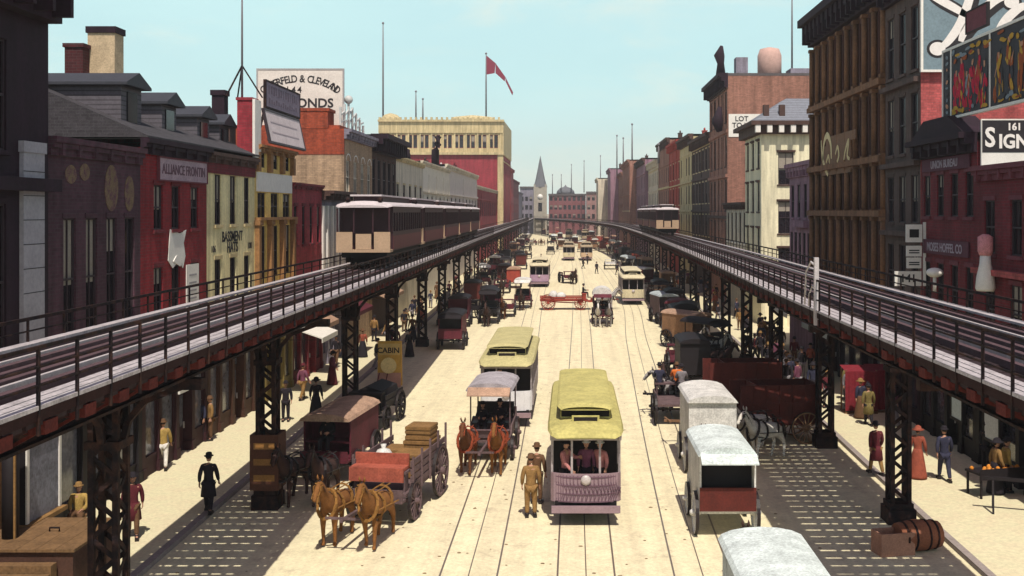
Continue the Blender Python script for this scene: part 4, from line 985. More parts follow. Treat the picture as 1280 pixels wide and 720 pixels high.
def pose(kind):
    J = {}
    st = dict(stand=(0, 0, 0), walk=(.24, .10, 0), woman=(.02, .06, 0), sit=(0, 0, -.45), drive=(0, 0, -.45), reach=(.08, .25, 0))[kind]
    step, swing, dz = st
    hip = .92 + dz
    J['pelvis'] = (0, 0, hip, .135, .10); J['waist'] = (0, -.01, hip+.17, .125, .095); J['chest'] = (0, -.01, hip+.40, .155, .105)
    J['neckb'] = (0, 0, hip+.55, .07); J['neck'] = (0, -.01, hip+.60, .052)
    for s, n in ((-1, 'l'), (1, 'r')):
        J['sh'+n] = (s*.185, 0, hip+.50, .065)
        if kind in ('drive',): J['el'+n] = (s*.25, -.12, hip+.24, .046); J['wr'+n] = (s*.12, -.40, hip+.25, .032)
        elif kind == 'sit': J['el'+n] = (s*.25, -.05, hip+.22, .046); J['wr'+n] = (s*.15, -.30, hip+.12, .032)
        elif kind == 'reach' and s > 0: J['el'+n] = (s*.26, -.18, hip+.30, .046); J['wr'+n] = (s*.18, -.42, hip+.36, .032)
        else: J['el'+n] = (s*.245, s*swing*.6+.02, hip+.22, .046); J['wr'+n] = (s*.25, s*swing*1.4-.06, hip-.02, .032)
        if kind in ('sit', 'drive'):
            J['hip'+n] = (s*.10, -.03, hip-.02, .095); J['kn'+n] = (s*.14, -.44, hip+.02, .065); J['an'+n] = (s*.14, -.46, hip-.40, .045); J['to'+n] = (s*.15, -.60, hip-.44, .035)
        else:
            J['hip'+n] = (s*.095, 0, hip-.06, .095); J['kn'+n] = (s*.105, -s*step*.45-.02, .50, .062); J['an'+n] = (s*.11, -s*step+.01 + (.05 if s*step < 0 else 0), .09, .043); J['to'+n] = (s*.125, -s*step-.13, .035, .034)
    return J, hip
def grow(J, s):
    return {k: (v[0], v[1], v[2]) + tuple(r + s for r in v[3:]) for k, v in J.items()}
def person_meshes(kind, woman=False):
    J, hip = pose(kind)
    ed = [('pelvis','waist'), ('waist','chest'), ('chest','neckb'), ('neckb','neck')]
    for n in 'lr': ed += [('chest','sh'+n), ('sh'+n,'el'+n), ('el'+n,'wr'+n), ('pelvis','hip'+n), ('hip'+n,'kn'+n), ('kn'+n,'an'+n), ('an'+n,'to'+n)]
    v, f, me = skin_mesh('person', (J, ed), 1); bpy.data.meshes.remove(me)
    b = MB(); b.add(v, f, 0, True)
    hz = hip + .735; hy = -.03
    prof = [(.03, -.118), (.052, -.105), (.066, -.07), (.074, -.02), (.079, .03), (.076, .07), (.055, .108), (.02, .12)]
    b.lathe(prof, 12, 0, (0, hy, hz), True, None, 1, 1.22)
    b.prism([(hy-.09, hz+.02), (hy-.122, hz-.022), (hy-.09, hz-.03)], 'x', -.014, .014)           # nose
    for s in (-1, 1):
        b.ball((s*.08, hy+.01, hz), .022, 6, 0, (.5, 1, 1.4)); b.ball((s*.03, hy-.088, hz+.022), .011, 6, 1)
    b.box(-.024, .024, hy-.094, hy-.07, hz-.066, hz-.056, 1)                                     # mouth
    for n, s in (('l', -1), ('r', 1)):
        e, w_ = Vector(J['el'+n][:3]), Vector(J['wr'+n][:3]); hand(b, w_, w_ - e, s, .8)
    body = b.mesh('person', [SKIN, HAIR])
    Jc = grow(J, .022); Jc['tail'] = (0, .0, hip - (.20 if kind not in ('sit', 'drive') else .02), .185, .14); Jc['pelvis'] = (0, 0, hip, .165, .125)
    for n in 'lr':
        e, w_ = Vector(J['el'+n][:3]), Vector(J['wr'+n][:3]); q = e.lerp(w_, .88); Jc['wr'+n] = (*q, .05)
    ce = [('pelvis','waist'), ('waist','chest'), ('chest','neckb'), ('pelvis','tail')] + [e for n in 'lr' for e in (('chest','sh'+n), ('sh'+n,'el'+n), ('el'+n,'wr'+n))]
    Jc = {k: Jc[k] for k in ('pelvis','waist','chest','neckb','tail','shl','ell','wrl','shr','elr','wrr')}
    v, f, me = skin_mesh('coat', (Jc, ce), 1); bpy.data.meshes.remove(me)
    c = MB(); c.add(v, f, 0, True)
    coat = c.mesh('coat', [CL['black']])
    t = MB()
    if woman:
        t.lathe([(.135, hip+.12), (.19, hip-.02), (.25, hip-.35), (.32, .12), (.33, .035), (.05, .03)], 14, 0, (0, .02, 0), True, None, 1, .9)
        legs = t.mesh('skirt', [CL['black']])
    else:
        Jt = grow(J, .022)
        Jt = {k: Jt[k] for k in ('pelvis','hipl','knl','anl','hipr','knr','anr')}
        for n in 'lr':
            q = Vector(J['kn'+n][:3]).lerp(Vector(J['an'+n][:3]), .92); Jt['an'+n] = (*q, .066)
        v, f, me = skin_mesh('trousers', (Jt, [e for n in 'lr' for e in (('pelvis','hip'+n), ('hip'+n,'kn'+n), ('kn'+n,'an'+n))]), 1); bpy.data.meshes.remove(me)
        t.add(v, f, 0, True); legs = t.mesh('trousers', [CL['black']])
    s_ = MB()
    for n in 'lr':
        a, q = Vector(J['an'+n][:3]), Vector(J['to'+n][:3]); zb = min(q.z, a.z) - .03
        s_.box(min(a.x, q.x)-.045, max(a.x, q.x)+.045, min(a.y, q.y)-.06, max(a.y, q.y)+.06, zb, zb+.075); s_.tube([(a.x, a.y, zb+.06), (a.x, a.y, a.z+.05)], .055, 7)
    shoes = s_.mesh('shoes', [SHOE])
    h = MB(); ht = hz + .055
    if woman:
        h.lathe([(.02, -.03), (.20, -.03), (.21, -.01), (.12, .02), (.105, .09), (.04, .13)], 14, 0, (0, hy, ht), True, None, 1, 1.1); h.ball((0, hy+.075, hz+.0), .07, 8, 1)
    else:
        h.lathe([(.03, -.012), (.135, -.012), (.142, .004), (.092, .012), (.092, .075), (.07, .105), (.02, .115)], 14, 0, (0, hy, ht), True, None, 1, 1.15)
        h.lathe([(.07, -.08), (.086, -.03), (.088, 0)], 10, 1, (0, hy+.018, ht), True, None, 1, 1.1)
    hat = h.mesh('hat', [CL['black'], HAIR])
    # a joined copy for people only a few pixels tall
    J_ = MB()
    for me_, off in ((body, 0), (coat, 1), (legs, 2), (shoes, 3), (hat, 4)):
        J_.add([tuple(x.co) for x in me_.vertices], [tuple(p.vertices) for p in me_.polygons], off, True)
    small = J_.mesh('person', [SKIN, CL['black'], CL['black'], SHOE, CL['black']])
    return dict(body=body, coat=coat, legs=legs, shoes=shoes, hat=hat, small=small, sit=(.45 if kind in ('sit', 'drive') else 0))
PEOPLE = {k: person_meshes(k) for k in ('stand', 'walk', 'sit', 'drive', 'reach')}
PEOPLE['woman'] = person_meshes('woman', True)
def person(kind, loc, rot, label, coat='black', legs='black', hat='black', group=None, scale=1.0, small=None, long=False):
    p = PEOPLE[kind]
    if small is None: small = loc[1] > 88
    if small:
        o = link('person', p['small'], None, loc, rot, [None, CL[coat], CL[legs], None, CL[hat]])
    else:
        o = link('person', p['body'], None, loc, rot)
        link('coat', p['coat'], o, mats=[CL[coat]]); link('skirt' if kind == 'woman' else 'trousers', p['legs'], o, mats=[CL[legs]])
        if kind != 'woman': link('shoes', p['shoes'], o)
        link('hat', p['hat'], o, mats=[CL[hat], None])
        if long:
            q = MB(); q.lathe([(.17, .98), (.205, .8), (.235, .5), (.2, .49)], 12, 0, (0, .01, 0), True, None, 1, .85); q.build('coat_skirt', CL[coat], o)
    o.scale = (scale,)*3
    return tag(o, label, 'person', group)

# ------------------------------------------------------------------ horses
def horse_meshes(stride=0.0):
    J = {'hips': (0, .62, 1.22, .27, .30), 'belly': (0, .08, 1.15, .29, .32), 'chest': (0, -.48, 1.2, .26, .33), 'neckb': (0, -.78, 1.42, .15, .24), 'neck': (0, -1.05, 1.75, .105, .165),
         'poll': (0, -1.20, 1.98, .085, .11), 'face': (0, -1.42, 1.80, .085, .105), 'muzzle': (0, -1.62, 1.55, .06, .07), 'rump': (0, .92, 1.2, .17, .2)}
    ed = [('hips','belly'), ('belly','chest'), ('chest','neckb'), ('neckb','neck'), ('neck','poll'), ('poll','face'), ('face','muzzle'), ('hips','rump')]
    for s, n in ((-1, 'l'), (1, 'r')):
        q = s * stride
        J.update({'sh'+n: (s*.17, -.55, .98, .125), 'fk'+n: (s*.17, -.55-q*.6, .55, .068), 'ff'+n: (s*.17, -.52-q, .16, .045), 'fh'+n: (s*.17, -.58-q, .05, .066),
                  'th'+n: (s*.17, .68, .95, .165), 'hk'+n: (s*.17, .88+q*.5, .58, .075), 'hf'+n: (s*.17, .80+q, .16, .05), 'hh'+n: (s*.17, .75+q, .05, .07)})
        ed += [('chest','sh'+n), ('sh'+n,'fk'+n), ('fk'+n,'ff'+n), ('ff'+n,'fh'+n), ('hips','th'+n), ('th'+n,'hk'+n), ('hk'+n,'hf'+n), ('hf'+n,'hh'+n)]
    v, f, me = skin_mesh('horse', (J, ed), 1); bpy.data.meshes.remove(me)
    b = MB(); b.add(v, f, 0, True)
    for s in (-1, 1):
        b.tube([(s*.05, -1.17, 2.04), (s*.075, -1.19, 2.13), (s*.07, -1.2, 2.2)], [.032, .03, .006], 6)
        b.ball((s*.083, -1.36, 1.86), .02, 6, 1)
        b.ball((s*.035, -1.665, 1.55), .014, 5, 1)
    body = b.mesh('horse', [CL['brown'], HAIR])
    m = MB()
    P = [(-1.18, 2.06), (-1.02, 1.95), (-.85, 1.76), (-.66, 1.58)]
    for i in range(3):
        for s in (-1, 1):
            a, c = P[i], P[i+1]; m.face([(s*.03, a[0], a[1]+.02), (s*.03, c[0], c[1]+.02), (s*.12, c[0]-.06, c[1]-.28), (s*.11, a[0]-.05, a[1]-.2)])
    m.bar((0, -1.2, 2.04), (0, -1.36, 1.93), .05, .03)
    mane = m.mesh('mane', [HAIR])
    t = MB(); t.tube([(0, 1.02, 1.32), (0, 1.18, 1.15), (0, 1.22, .8), (0, 1.16, .5)], [.04, .07, .08, .02], 7)
    tail = t.mesh('tail', [HAIR])
    h = MB()
    for k in range(14):                       # collar
        a0, a1 = 2*PI*k/14, 2*PI*(k+1)/14
        h.bar((.27*math.cos(a0), -.70+.15*math.sin(a0), 1.26+.38*math.sin(a0)), (.27*math.cos(a1), -.70+.15*math.sin(a1), 1.26+.38*math.sin(a1)), .07, .07)
    for y, z, rx, rz in ((-.22, 1.16, .32, .38), (.45, 1.2, .31, .35)):
        for k in range(14):
            a0, a1 = 2*PI*k/14, 2*PI*(k+1)/14
            h.bar((rx*math.cos(a0), y, z+rz*math.sin(a0)), (rx*math.cos(a1), y, z+rz*math.sin(a1)), .08, .03)
    for s in (-1, 1):
        h.bar((s*.30, -.66, 1.15), (s*.33, .95, 1.0), .05, .02); h.bar((s*.1, -.6, 1.56), (s*.1, .9, 1.50), .035, .02)
        h.bar((s*.095, -1.25, 1.93), (s*.085, -1.58, 1.62), .025, .02); h.box(s*.1-.012, s*.1+.012, -1.42, -1.30, 1.80, 1.93)
    h.bar((-.09, -1.52, 1.72), (.09, -1.52, 1.72), .03); h.bar((-.1, -1.3, 1.98), (.1, -1.3, 1.98), .03)
    har = h.mesh('harness', [SHOE])
    J_ = MB()
    for me_, off in ((body, 0), (mane, 1), (tail, 1), (har, 1)): J_.add([tuple(x.co) for x in me_.vertices], [tuple(p.vertices) for p in me_.polygons], off, True)
    return dict(body=body, mane=mane, tail=tail, harness=har, small=J_.mesh('horse', [CL['brown'], HAIR]))
HORSES = [horse_meshes(0), horse_meshes(.16)]
HC = dict(bay=cloth('bay_hide', (.12, .045, .018)), dark=cloth('dark_hide', (.055, .026, .022)), chestnut=cloth('chestnut_hide', (.20, .082, .022)), white=cloth('white_hide', (.64, .60, .56)), black=cloth('black_hide', (.02, .014, .016)), grey=cloth('grey_hide', (.3, .28, .28)))
def horse(loc, rot, colour, label, group=None, tack=None, small=None, gait=None):
    m = HORSES[random.randint(0, 1) if gait is None else gait]
    if small is None: small = loc[1] > 88
    if small: o = link('horse', m['small'], None, loc, rot, [HC[colour], None])
    else:
        o = link('horse', m['body'], None, loc, rot, [HC[colour], None])
        link('mane', m['mane'], o); link('tail', m['tail'], o); link('harness', m['harness'], o, mats=[tack] if tack else None)
    return tag(o, label, 'horse', group)

# ------------------------------------------------------------------ wheels and wagons
def wheel_mesh(n=14):
    w = MB(); R_ = 1.0; N_ = 28
    for k in range(N_):
        a0, a1 = 2*PI*k/N_, 2*PI*(k+1)/N_
        for (ra, rb, x0, x1, mi) in ((.90, .985, -.045, .045, 0), (.985, 1.0, -.05, .05, 1)):
            c = [(x, r*math.cos(a), r*math.sin(a)) for x in (x0, x1) for r in (ra, rb) for a in (a0, a1)]
            w.add(c, [(0,2,3,1), (4,5,7,6), (0,1,5,4), (2,6,7,3)], mi)
    for k in range(n):
        a = 2*PI*k/n; w.bar((0, .1*math.cos(a), .1*math.sin(a)), (0, .92*math.cos(a), .92*math.sin(a)), .055, .055, 0, up=(1,0,0))
    w.tube([(-.16, 0, 0), (-.1, 0, 0), (.1, 0, 0), (.16, 0, 0)], [.09, .15, .15, .09], 10, 0)
    return w.mesh('wheel', [CL['brown'], SHOE])
WHEEL = wheel_mesh()
STREAK = .14
def paint(name, rgb, rough=.75): return mat(name, rgb, rough, .4, 2.5)
WP = dict(redbrown=paint('oxblood_wagon_paint', (.095, .015, .011)), black=BLACK, white=paint('off_white_wagon_paint', (.62, .60, .58)), grey=paint('blue_grey_canvas', (.40, .44, .46), .9), violet=paint('violet_grey_wood', (.125, .08, .085), .9), wood=paint('worn_wagon_wood', (.24, .13, .07), .9), green=paint('bottle_green_paint', (.02, .05, .035)), tanc=paint('tan_canvas', (.38, .24, .17), .95), crate=paint('yellow_crate_wood', (.23, .125, .045), .9), salmon=paint('salmon_blanket', (.34, .085, .055), .95), lilac=paint('lilac_grey_canvas', (.36, .33, .36), .9), maroon=paint('maroon_wagon_paint', (.10, .014, .026)), pale=paint('pale_blue_canvas', (.60, .66, .66), .9), brick=paint('brick_red_paint', (.30, .045, .03)))
STREAK = 0
def put_wheel(root, x, y, r, m):
    o = link('wheel', WHEEL, root, (x, y, r), None, [m, None]); o.scale = (1.0, r, r)
    return o
def gear(root, L, W, wm, rf=.5, rr=.62, inset=.0):
    for s in (-1, 1):
        put_wheel(root, s*(W/2+.07), -L*.34, rf, wm); put_wheel(root, s*(W/2+.07), L*.33, rr, wm)
    q = MB(); q.bar((-W/2, -L*.34, rf), (W/2, -L*.34, rf), .08); q.bar((-W/2, L*.33, rr), (W/2, L*.33, rr), .08); q.bar((0, -L*.34, rf+.05), (0, L*.33, rr+.05), .1)
    for y, r in ((-L*.34, rf), (L*.33, rr)):
        for s in (-1, 1): q.bar((s*W*.3, y-.3, r+.2), (s*W*.3, y+.3, r+.2), .06, .1)
    q.build('axle', wm, root)
def shafts(root, L, m, pair=True, length=2.7):
    q = MB(); y = -L/2
    if pair:
        q.bar((0, y+.3, .75), (0, y-length-.25, .95), .09); q.bar((-.75, y-.12, .8), (.75, y-.12, .8), .08); q.bar((-.5, y-length-.1, .98), (.5, y-length-.1, .98), .06)
    else:
        for s in (-1, 1): q.bar((s*.42, y+.2, .85), (s*.36, y-length*.85, 1.1), .06)
    q.build('draught_pole' if pair else 'shafts', m, root)
def van(name, label, cat, loc, rot, L=3.2, W=1.7, H=1.6, body='black', roof='grey', back='open', wheelm='wood', group=None, pole=None, gatem='redbrown', ribs=False, wheels=True, rf=.5, rr=.62):
    """box or canvas-topped delivery van; front towards -y, its rear (+y) shown open with a tailgate"""
    t = thing(name, label, cat, loc, rot, group); zb = .85
    b = MB(); T = .05
    b.box(-W/2, W/2, -L/2, L/2, zb-.08, zb)
    for s in (-1, 1): b.box(*sorted((s*W/2, s*(W/2-T))), -L/2, L/2, zb, zb+H)
    b.box(-W/2+T, W/2-T, -L/2+.7, -L/2+.75, zb, zb+H)
    if back == 'closed': b.box(-W/2+T, W/2-T, L/2-T, L/2, zb, zb+H)
    if ribs:
        for s in (-1, 1):
            for k in range(7): y = -L/2 + .05 + (L-.1)*k/6; b.box(*sorted((s*(W/2+.003), s*(W/2+.035))), y-.03, y+.03, zb, zb+H)
            b.box(*sorted((s*(W/2+.003), s*(W/2+.03))), -L/2+.09, L/2-.09, zb+H*.48, zb+H*.54)
    b.build('body', WP[body], t)
    if roof:
        r = MB(); n = 8; pts = [(W/2*1.06*math.cos(PI*k/n), zb+H-.02+.26*math.sin(PI*k/n)) for k in range(n+1)]
        r.prism(pts[::1], 'y', -L/2-.35, L/2+.12)
        r.build('roof', WP[roof], t)
    if back == 'open':
        g = MB(); g.box(-W/2, W/2, L/2, L/2+.06, zb-.05, zb+.62); g.build('tailgate', WP[gatem], t)
        d = MB(); d.box(-W/2+T+.002, W/2-T-.002, L/2-.5, L/2-.45, zb+.0, zb+H-.05); d.build('shade_panel', BLACK, t)  # black sheet painted in for the shade inside the open van
        v = MB(); v.prism([(L/2+.12, zb+H+.0), (L/2+.55, zb+H-.16), (L/2+.55, zb+H-.12), (L/2+.12, zb+H+.06)], 'x', -W/2, W/2)
        v.build('visor', WP[roof], t)
    s_ = MB(); s_.box(-W/2+.06, W/2-.06, -L/2+.1, -L/2+.6, zb+.45, zb+.52); s_.box(-W/2, W/2, -L/2-.35, -L/2-.0, zb-.15, zb-.08); s_.box(-W/2, W/2, -L/2-.38, -L/2-.33, zb-.15, zb+.25); s_.build('driver_seat', WP[body], t)
    if wheels: gear(t, L, W, WP[wheelm], rf, rr)
    if pole: shafts(t, L, WP[wheelm], pole == 'pair')
    return t
def cart(name, label, cat, loc, rot, L=3.4, W=1.7, side=.5, body='violet', wheelm='violet', stakes=False, group=None, pole='pair', rf=.5, rr=.68):
    t = thing(name, label, cat, loc, rot, group); zb = .95
    b = MB(); b.box(-W/2, W/2, -L/2, L/2, zb-.1, zb); b.build('bed', WP[body], t)
    for s in (-1, 1):
        b = MB(); x = s*W/2
        n = max(2, int(side/.2))
        for k in range(n): z = zb + side*k/n; b.box(x-.025, x+.025, -L/2+.5, L/2, z+.02, z+side/n-.03)
        if stakes:
            for k in range(5): y = -L/2+.55+(L-.6)*k/4; b.box(*sorted((x+s*.026, x+s*.085)), y-.035, y+.035, zb-.1, zb+side+.35*(k/4)+.1)
        b.build('side_rail', WP[body], t)
    s_ = MB(); s_.box(-W/2+.05, W/2-.05, -L/2+.15, -L/2+.6, zb+.55, zb+.63); s_.box(-W/2+.1, -W/2+.16, -L/2+.2, -L/2+.55, zb, zb+.55); s_.box(W/2-.16, W/2-.1, -L/2+.2, -L/2+.55, zb, zb+.55)
    s_.box(-W/2, W/2, -L/2-.3, -L/2-.003, zb-.2, zb-.12); s_.box(-W/2, W/2, -L/2-.36, -L/2-.3, zb-.2, zb+.2); s_.build('driver_seat', WP[body], t)
    gear(t, L, W, WP[wheelm], rf, rr)
    if pole: shafts(t, L, WP[wheelm], pole == 'pair')
    return t
def canopy_carriage(name, label, loc, rot, L=3.2, W=1.5, body='violet', roof='grey', arch=.28, group=None, pole='pair', rise=1.95, soffit='tanc'):
    t = thing(name, label, 'carriage', loc, rot, group); zb = .8
    b = MB(); b.prism([(-L/2, zb), (L/2, zb), (L/2, zb+.75), (L/2-.15, zb+.75), (L/2-.2, zb+.45), (-L/2+.9, zb+.4), (-L/2+.75, zb+.12), (-L/2-.1, zb+.12), (-L/2-.15, zb+.45), (-L/2-.2, zb+.42)], 'x', -W/2, W/2); b.build('body', WP[body], t)
    s_ = MB(); s_.box(-W/2+.08, W/2-.08, -L/2+.75, -L/2+1.2, zb+.42, zb+.52); s_.box(-W/2+.08, W/2-.08, L/2-.8, L/2-.3, zb+.47, zb+.57); s_.box(-W/2+.08, W/2-.08, L/2-.33, L/2-.25, zb+.57, zb+1.0); s_.build('seat', SHOE, t)
    p = MB()
    for s in (-1, 1):
        for y in (-L/2+.55, L/2-.15): p.bar((s*(W/2-.05), y, zb+.3), (s*(W/2-.05), y, zb+rise-.1), .05)
    p.build('post', WP[body], t)
    r = MB(); n = 8
    r.prism([(W/2*1.12*math.cos(PI*k/n), zb+rise-.1+arch*math.sin(PI*k/n)) for k in range(n+1)] + [(-W/2*1.06, zb+rise-.14), (W/2*1.06, zb+rise-.14)], 'y', -L/2+.15, L/2+.2); r.build('canopy', WP[roof], t)
    r = MB(); r.prism([(-L/2+.15, zb+rise+.02), (-L/2-.25, zb+rise-.22), (-L/2-.25, zb+rise-.26), (-L/2+.15, zb+rise-.06)], 'x', -W/2, W/2); r.build('visor', WP[soffit], t)
    gear(t, L, W, WP[body], .45, .62)
    if pole: shafts(t, L, WP[body], pole == 'pair')
    return t
# ------------------------------------------------------------------ streetcars
STREAK = .08
OLIVE = mat('olive_yellow_roof', (.45, .40, .145), .8, .3, 1.6)
BUFFR = mat('buff_roof_paint', (.58, .51, .35), .8, .25, 1.2)
STREAK = 0
DASHP = mat('mauve_dash_paint', (.27, .185, .215), .7, .2, 3)
CARIN = mat('dark_car_interior', (.012, .008, .010), .8, .2, 2)
STREAK = .3
TRAMB = mat('mauve_white_car_paint', (.38, .33, .345), .7, .35, 2)
STREAK = 0
def streetcar_meshless(label, loc, rot, roof, dash, L=9.4, W=2.15, group=None, grille=False, plain=False):
    t = thing('streetcar', label, 'streetcar', loc, rot, group)
    y0, y1 = -L/2, L/2; pf = 1.35     # platforms at both ends
    q = MB(); q.box(-W/2+.15, W/2-.15, y0+.1, y1-.1, .55, .72); q.box(-.8, .8, y0+2, y1-2, .28, .55); q.build('underframe', CARIN, t)
    for s in (-1, 1):
        for y in (-1.1, 1.1):
            w_ = MB(); M_ = Matrix.Translation((s*.72, y, .41)) @ Matrix.Rotation(PI/2, 4, 'Y'); w_.lathe([(.40, -.06), (.40, .04), (.36, .05), (.1, .08)], 18, 0, M=M_); w_.build('wheel', IRON, t)
    q = MB()
    for s in (-1, 1): q.box(*sorted((s*W/2, s*(W/2-.06))), y0+pf, y1-pf, .70, 1.55)
    q.build('side_panel', TRAMB, t)
    q = MB(); n = 7; yy = [y0+pf+(L-2*pf)*k/n for k in range(n+1)]
    for s in (-1, 1):
        for y in yy: q.box(*sorted((s*(W/2-.005), s*(W/2-.09))), y-.06, y+.06, 1.552, 2.55)
        q.box(*sorted((s*(W/2-.005), s*(W/2-.09))), y0, y1, 2.552, 2.78)
    q.build('window_post', TRAMB, t)
    for s in (-1, 1):
        for k in range(n):
            p = MB(); x = s*(W/2-.055); p.box(x-.01, x+.01, yy[k]+.06, yy[k+1]-.06, 1.552, 2.55); p.build('side_window', GLASS, t)
    for e in (-1, 1):
        ye = e*L/2
        q = MB(); yb = e*(L/2-pf); q.box(-W/2+.09, W/2-.09, *sorted((yb, yb-e*.05)), .72, 2.75); q.build('bulkhead', CARIN, t)
        q = MB(); n2 = 8; w2 = W/2-.04         # bowed dashboard
        ring = [(w2*math.sin(PI*(k/n2-.5)), ye - e*(.30*(1-math.cos(PI*(k/n2-.5))))) for k in range(n2+1)]
        for k in range(n2):
            a, b = ring[k], ring[k+1]; q.bar((a[0], a[1], 1.12), (b[0], b[1], 1.12), .05, .86)
        q.build('dashboard', dash, t)
        if grille and e < 0:
            q = MB(); r2 = [(a*.93, b - .045) for a, b in ring]
            for k in range(n2):
                a, b = r2[k], r2[k+1]
                for z in (.72, .95, 1.2, 1.45): q.bar((a[0], a[1], z), (b[0], b[1], z), .025)
                for j in range(3):
                    f_ = j/3; c = (a[0]+(b[0]-a[0])*f_, a[1]+(b[1]-a[1])*f_); q.bar((c[0], c[1], .7), (c[0], c[1], 1.5), .022)
                    q.bar((c[0], c[1]-.012, .75), (c[0]+.12, c[1]-.012, 1.1), .016); q.bar((c[0]+.12, c[1]-.012, .95), (c[0], c[1]-.012, 1.3), .016)
            q.build('dash_guard', mat('dusky_mauve_iron', (.13, .07, .10), .6, .2, 4), t)
        q = MB(); q.box(-W/2+.1, W/2-.1, *sorted((ye-e*.3, ye+e*.12)), .40, .52); q.box(-W/2+.05, W/2-.05, *sorted((ye+e*.05, ye+e*.16)), .42, .62, 1); q.build('bumper', [IRON, DASHP], t)
        q = MB()
        for x in (-W/2+.06, -.42, .42, W/2-.06):
            yk = ye - e*.30*(1-math.cos(math.asin(max(-1, min(1, x/(W/2-.04))))));  q.bar((x, yk - (e*.05), 1.5), (x, yk-e*.05, 2.72), .065)
        q.box(-W/2+.06, W/2-.06, *sorted((ye-e*.32, ye-e*.24)), 2.5, 2.72)
        q.build('platform_post', TRAMB if not plain else dash, t)
        q = MB(); q.lathe([(.14, 0), (.16, .06), (.10, .1)], 12, 0, M=Matrix.Translation((0, ye+e*.02, 1.38)) @ Matrix.Rotation(e*-PI/2, 4, 'X')); q.build('headlamp', RAIL, t)
    # roof: curved sheet with sloping hoods, then the clerestory
    q = MB(); n = 10
    def sec(y, w_, z0, rise): return [(w_*math.cos(PI*(1-k/n)), y, z0 + rise*math.sin(PI*k/n)**.7) for k in range(n+1)]
    st = [(y0-.30, W/2*.80, 2.66, .03), (y0-.18, W/2*.98, 2.74, .10), (y0+.35, W/2+.07, 2.78, .22), (y0+1.2, W/2+.09, 2.79, .26), (y1-1.2, W/2+.09, 2.79, .26), (y1-.35, W/2+.07, 2.78, .22), (y1+.18, W/2*.98, 2.74, .10), (y1+.30, W/2*.80, 2.66, .03)]
    S = [sec(*a) for a in st]
    for a, b in zip(S, S[1:]):
        for k in range(n): q.face([a[k], a[k+1], b[k+1], b[k]][::-1], 0, True)
    for a, b in zip(st, st[1:]): q.face([(-a[1], a[0], a[2]), (a[1], a[0], a[2]), (b[1], b[0], b[2]), (-b[1], b[0], b[2])], 0)
    q.build('roof', roof, t)
    q = MB(); wc = W*.36; ya, yb = y0+.75, y1-.75
    q.box(-wc, wc, ya+.35, yb-.35, 2.9, 3.36)
    c = q.build('clerestory', roof, t)
    q = MB(); n = 8
    S = []
    for (y, ww, z) in ((ya-.02, wc*.95, 3.32), (ya+.30, wc+.1, 3.39), (yb-.30, wc+.1, 3.39), (yb+.02, wc*.95, 3.32)): S.append([(ww*math.cos(PI*(1-k/n)), y, z + .10*math.sin(PI*k/n)) for k in range(n+1)])
    for a, b in zip(S, S[1:]):
        for k in range(n): q.face([a[k], a[k+1], b[k+1], b[k]][::-1], 0, True)
        q.face([a[0], a[n], b[n], b[0]])
    q.build('clerestory_roof', roof, c)
    q = MB()
    for s in (-1, 1):
        for k in range(9): y = ya+.5+(yb-ya-1.0)*k/9; q.box(*sorted((s*(wc+.003), s*(wc+.012))), y+.08, y+(yb-ya-1.0)/9-.08, 3.04, 3.32)
    for e, ye in ((-1, ya+.35), (1, yb-.35)): q.box(-wc+.03, wc-.03, *sorted((ye+e*.003, ye+e*.012)), 3.06, 3.36)
    q.build('vent', CARIN, c)
    q = MB(); q.box(-.42, .42, ya-.12, ya-.05, 2.97, 3.17); q.box(-.36, .36, ya-.132, ya-.121, 3.0, 3.13, 1); q.build('route_board', [roof, CARIN], t)
    return t
def streetcar(label, front_px, front_py, tf, roof, dash, group='streetcars on the tram tracks', rot=0, **kw):
    d = gd(front_py); L = kw.get('L', 9.4); y = d + L/2 + .15
    return streetcar_meshless(label, (gx(front_px, d) if front_px else tf(y), y, 0.006), rot, roof, dash, group=group, **kw)
t1 = streetcar('nearest streetcar, olive yellow roof and mauve latticed dash, crew on front platform', 719.5, 549, trackC, OLIVE, DASHP, grille=True)
t2 = streetcar('second streetcar, olive roof and white dash, behind the pale canopied carriage', 656, 470, trackL, mat('olive_buff_roof', (.46, .41, .20), .8, .3, 1.5), mat('white_dash_paint', (.66, .66, .70), .6, .15, 3), W=2.3)
t3 = streetcar('cream streetcar with pale dash alone on the right-hand track', 757, 373, trackR, BUFFR, BUFFR, W=2.3)
t4 = streetcar('mauve fronted streetcar on left track beyond the red flat wagon', 682.5, 359, trackL, BUFFR, mat('lilac_dash_paint', (.36, .24, .34), .7, .2, 3), W=2.4)
DULLR = mat('dull_brown_roof', (.34, .27, .18), .85, .3, 2)
t5 = streetcar('far dark streetcar with buff dash, left of two side by side', 706, 338, trackC, DULLR, BUFFR, W=2.3)
t6 = streetcar('far dark streetcar with tan dash, right of two side by side', 720, 338, trackC, DULLR, mat('tan_dash_paint', (.50, .36, .24), .7, .2, 3), W=2.3)
def farcar(label, px, py): return streetcar(label, px, py, trackC, DULLR, DULLR, W=2.3, L=9)
farcar('very distant streetcar over the left one of the pair', 706, 321, ); farcar('very distant streetcar over the right one of the pair', 719, 322)

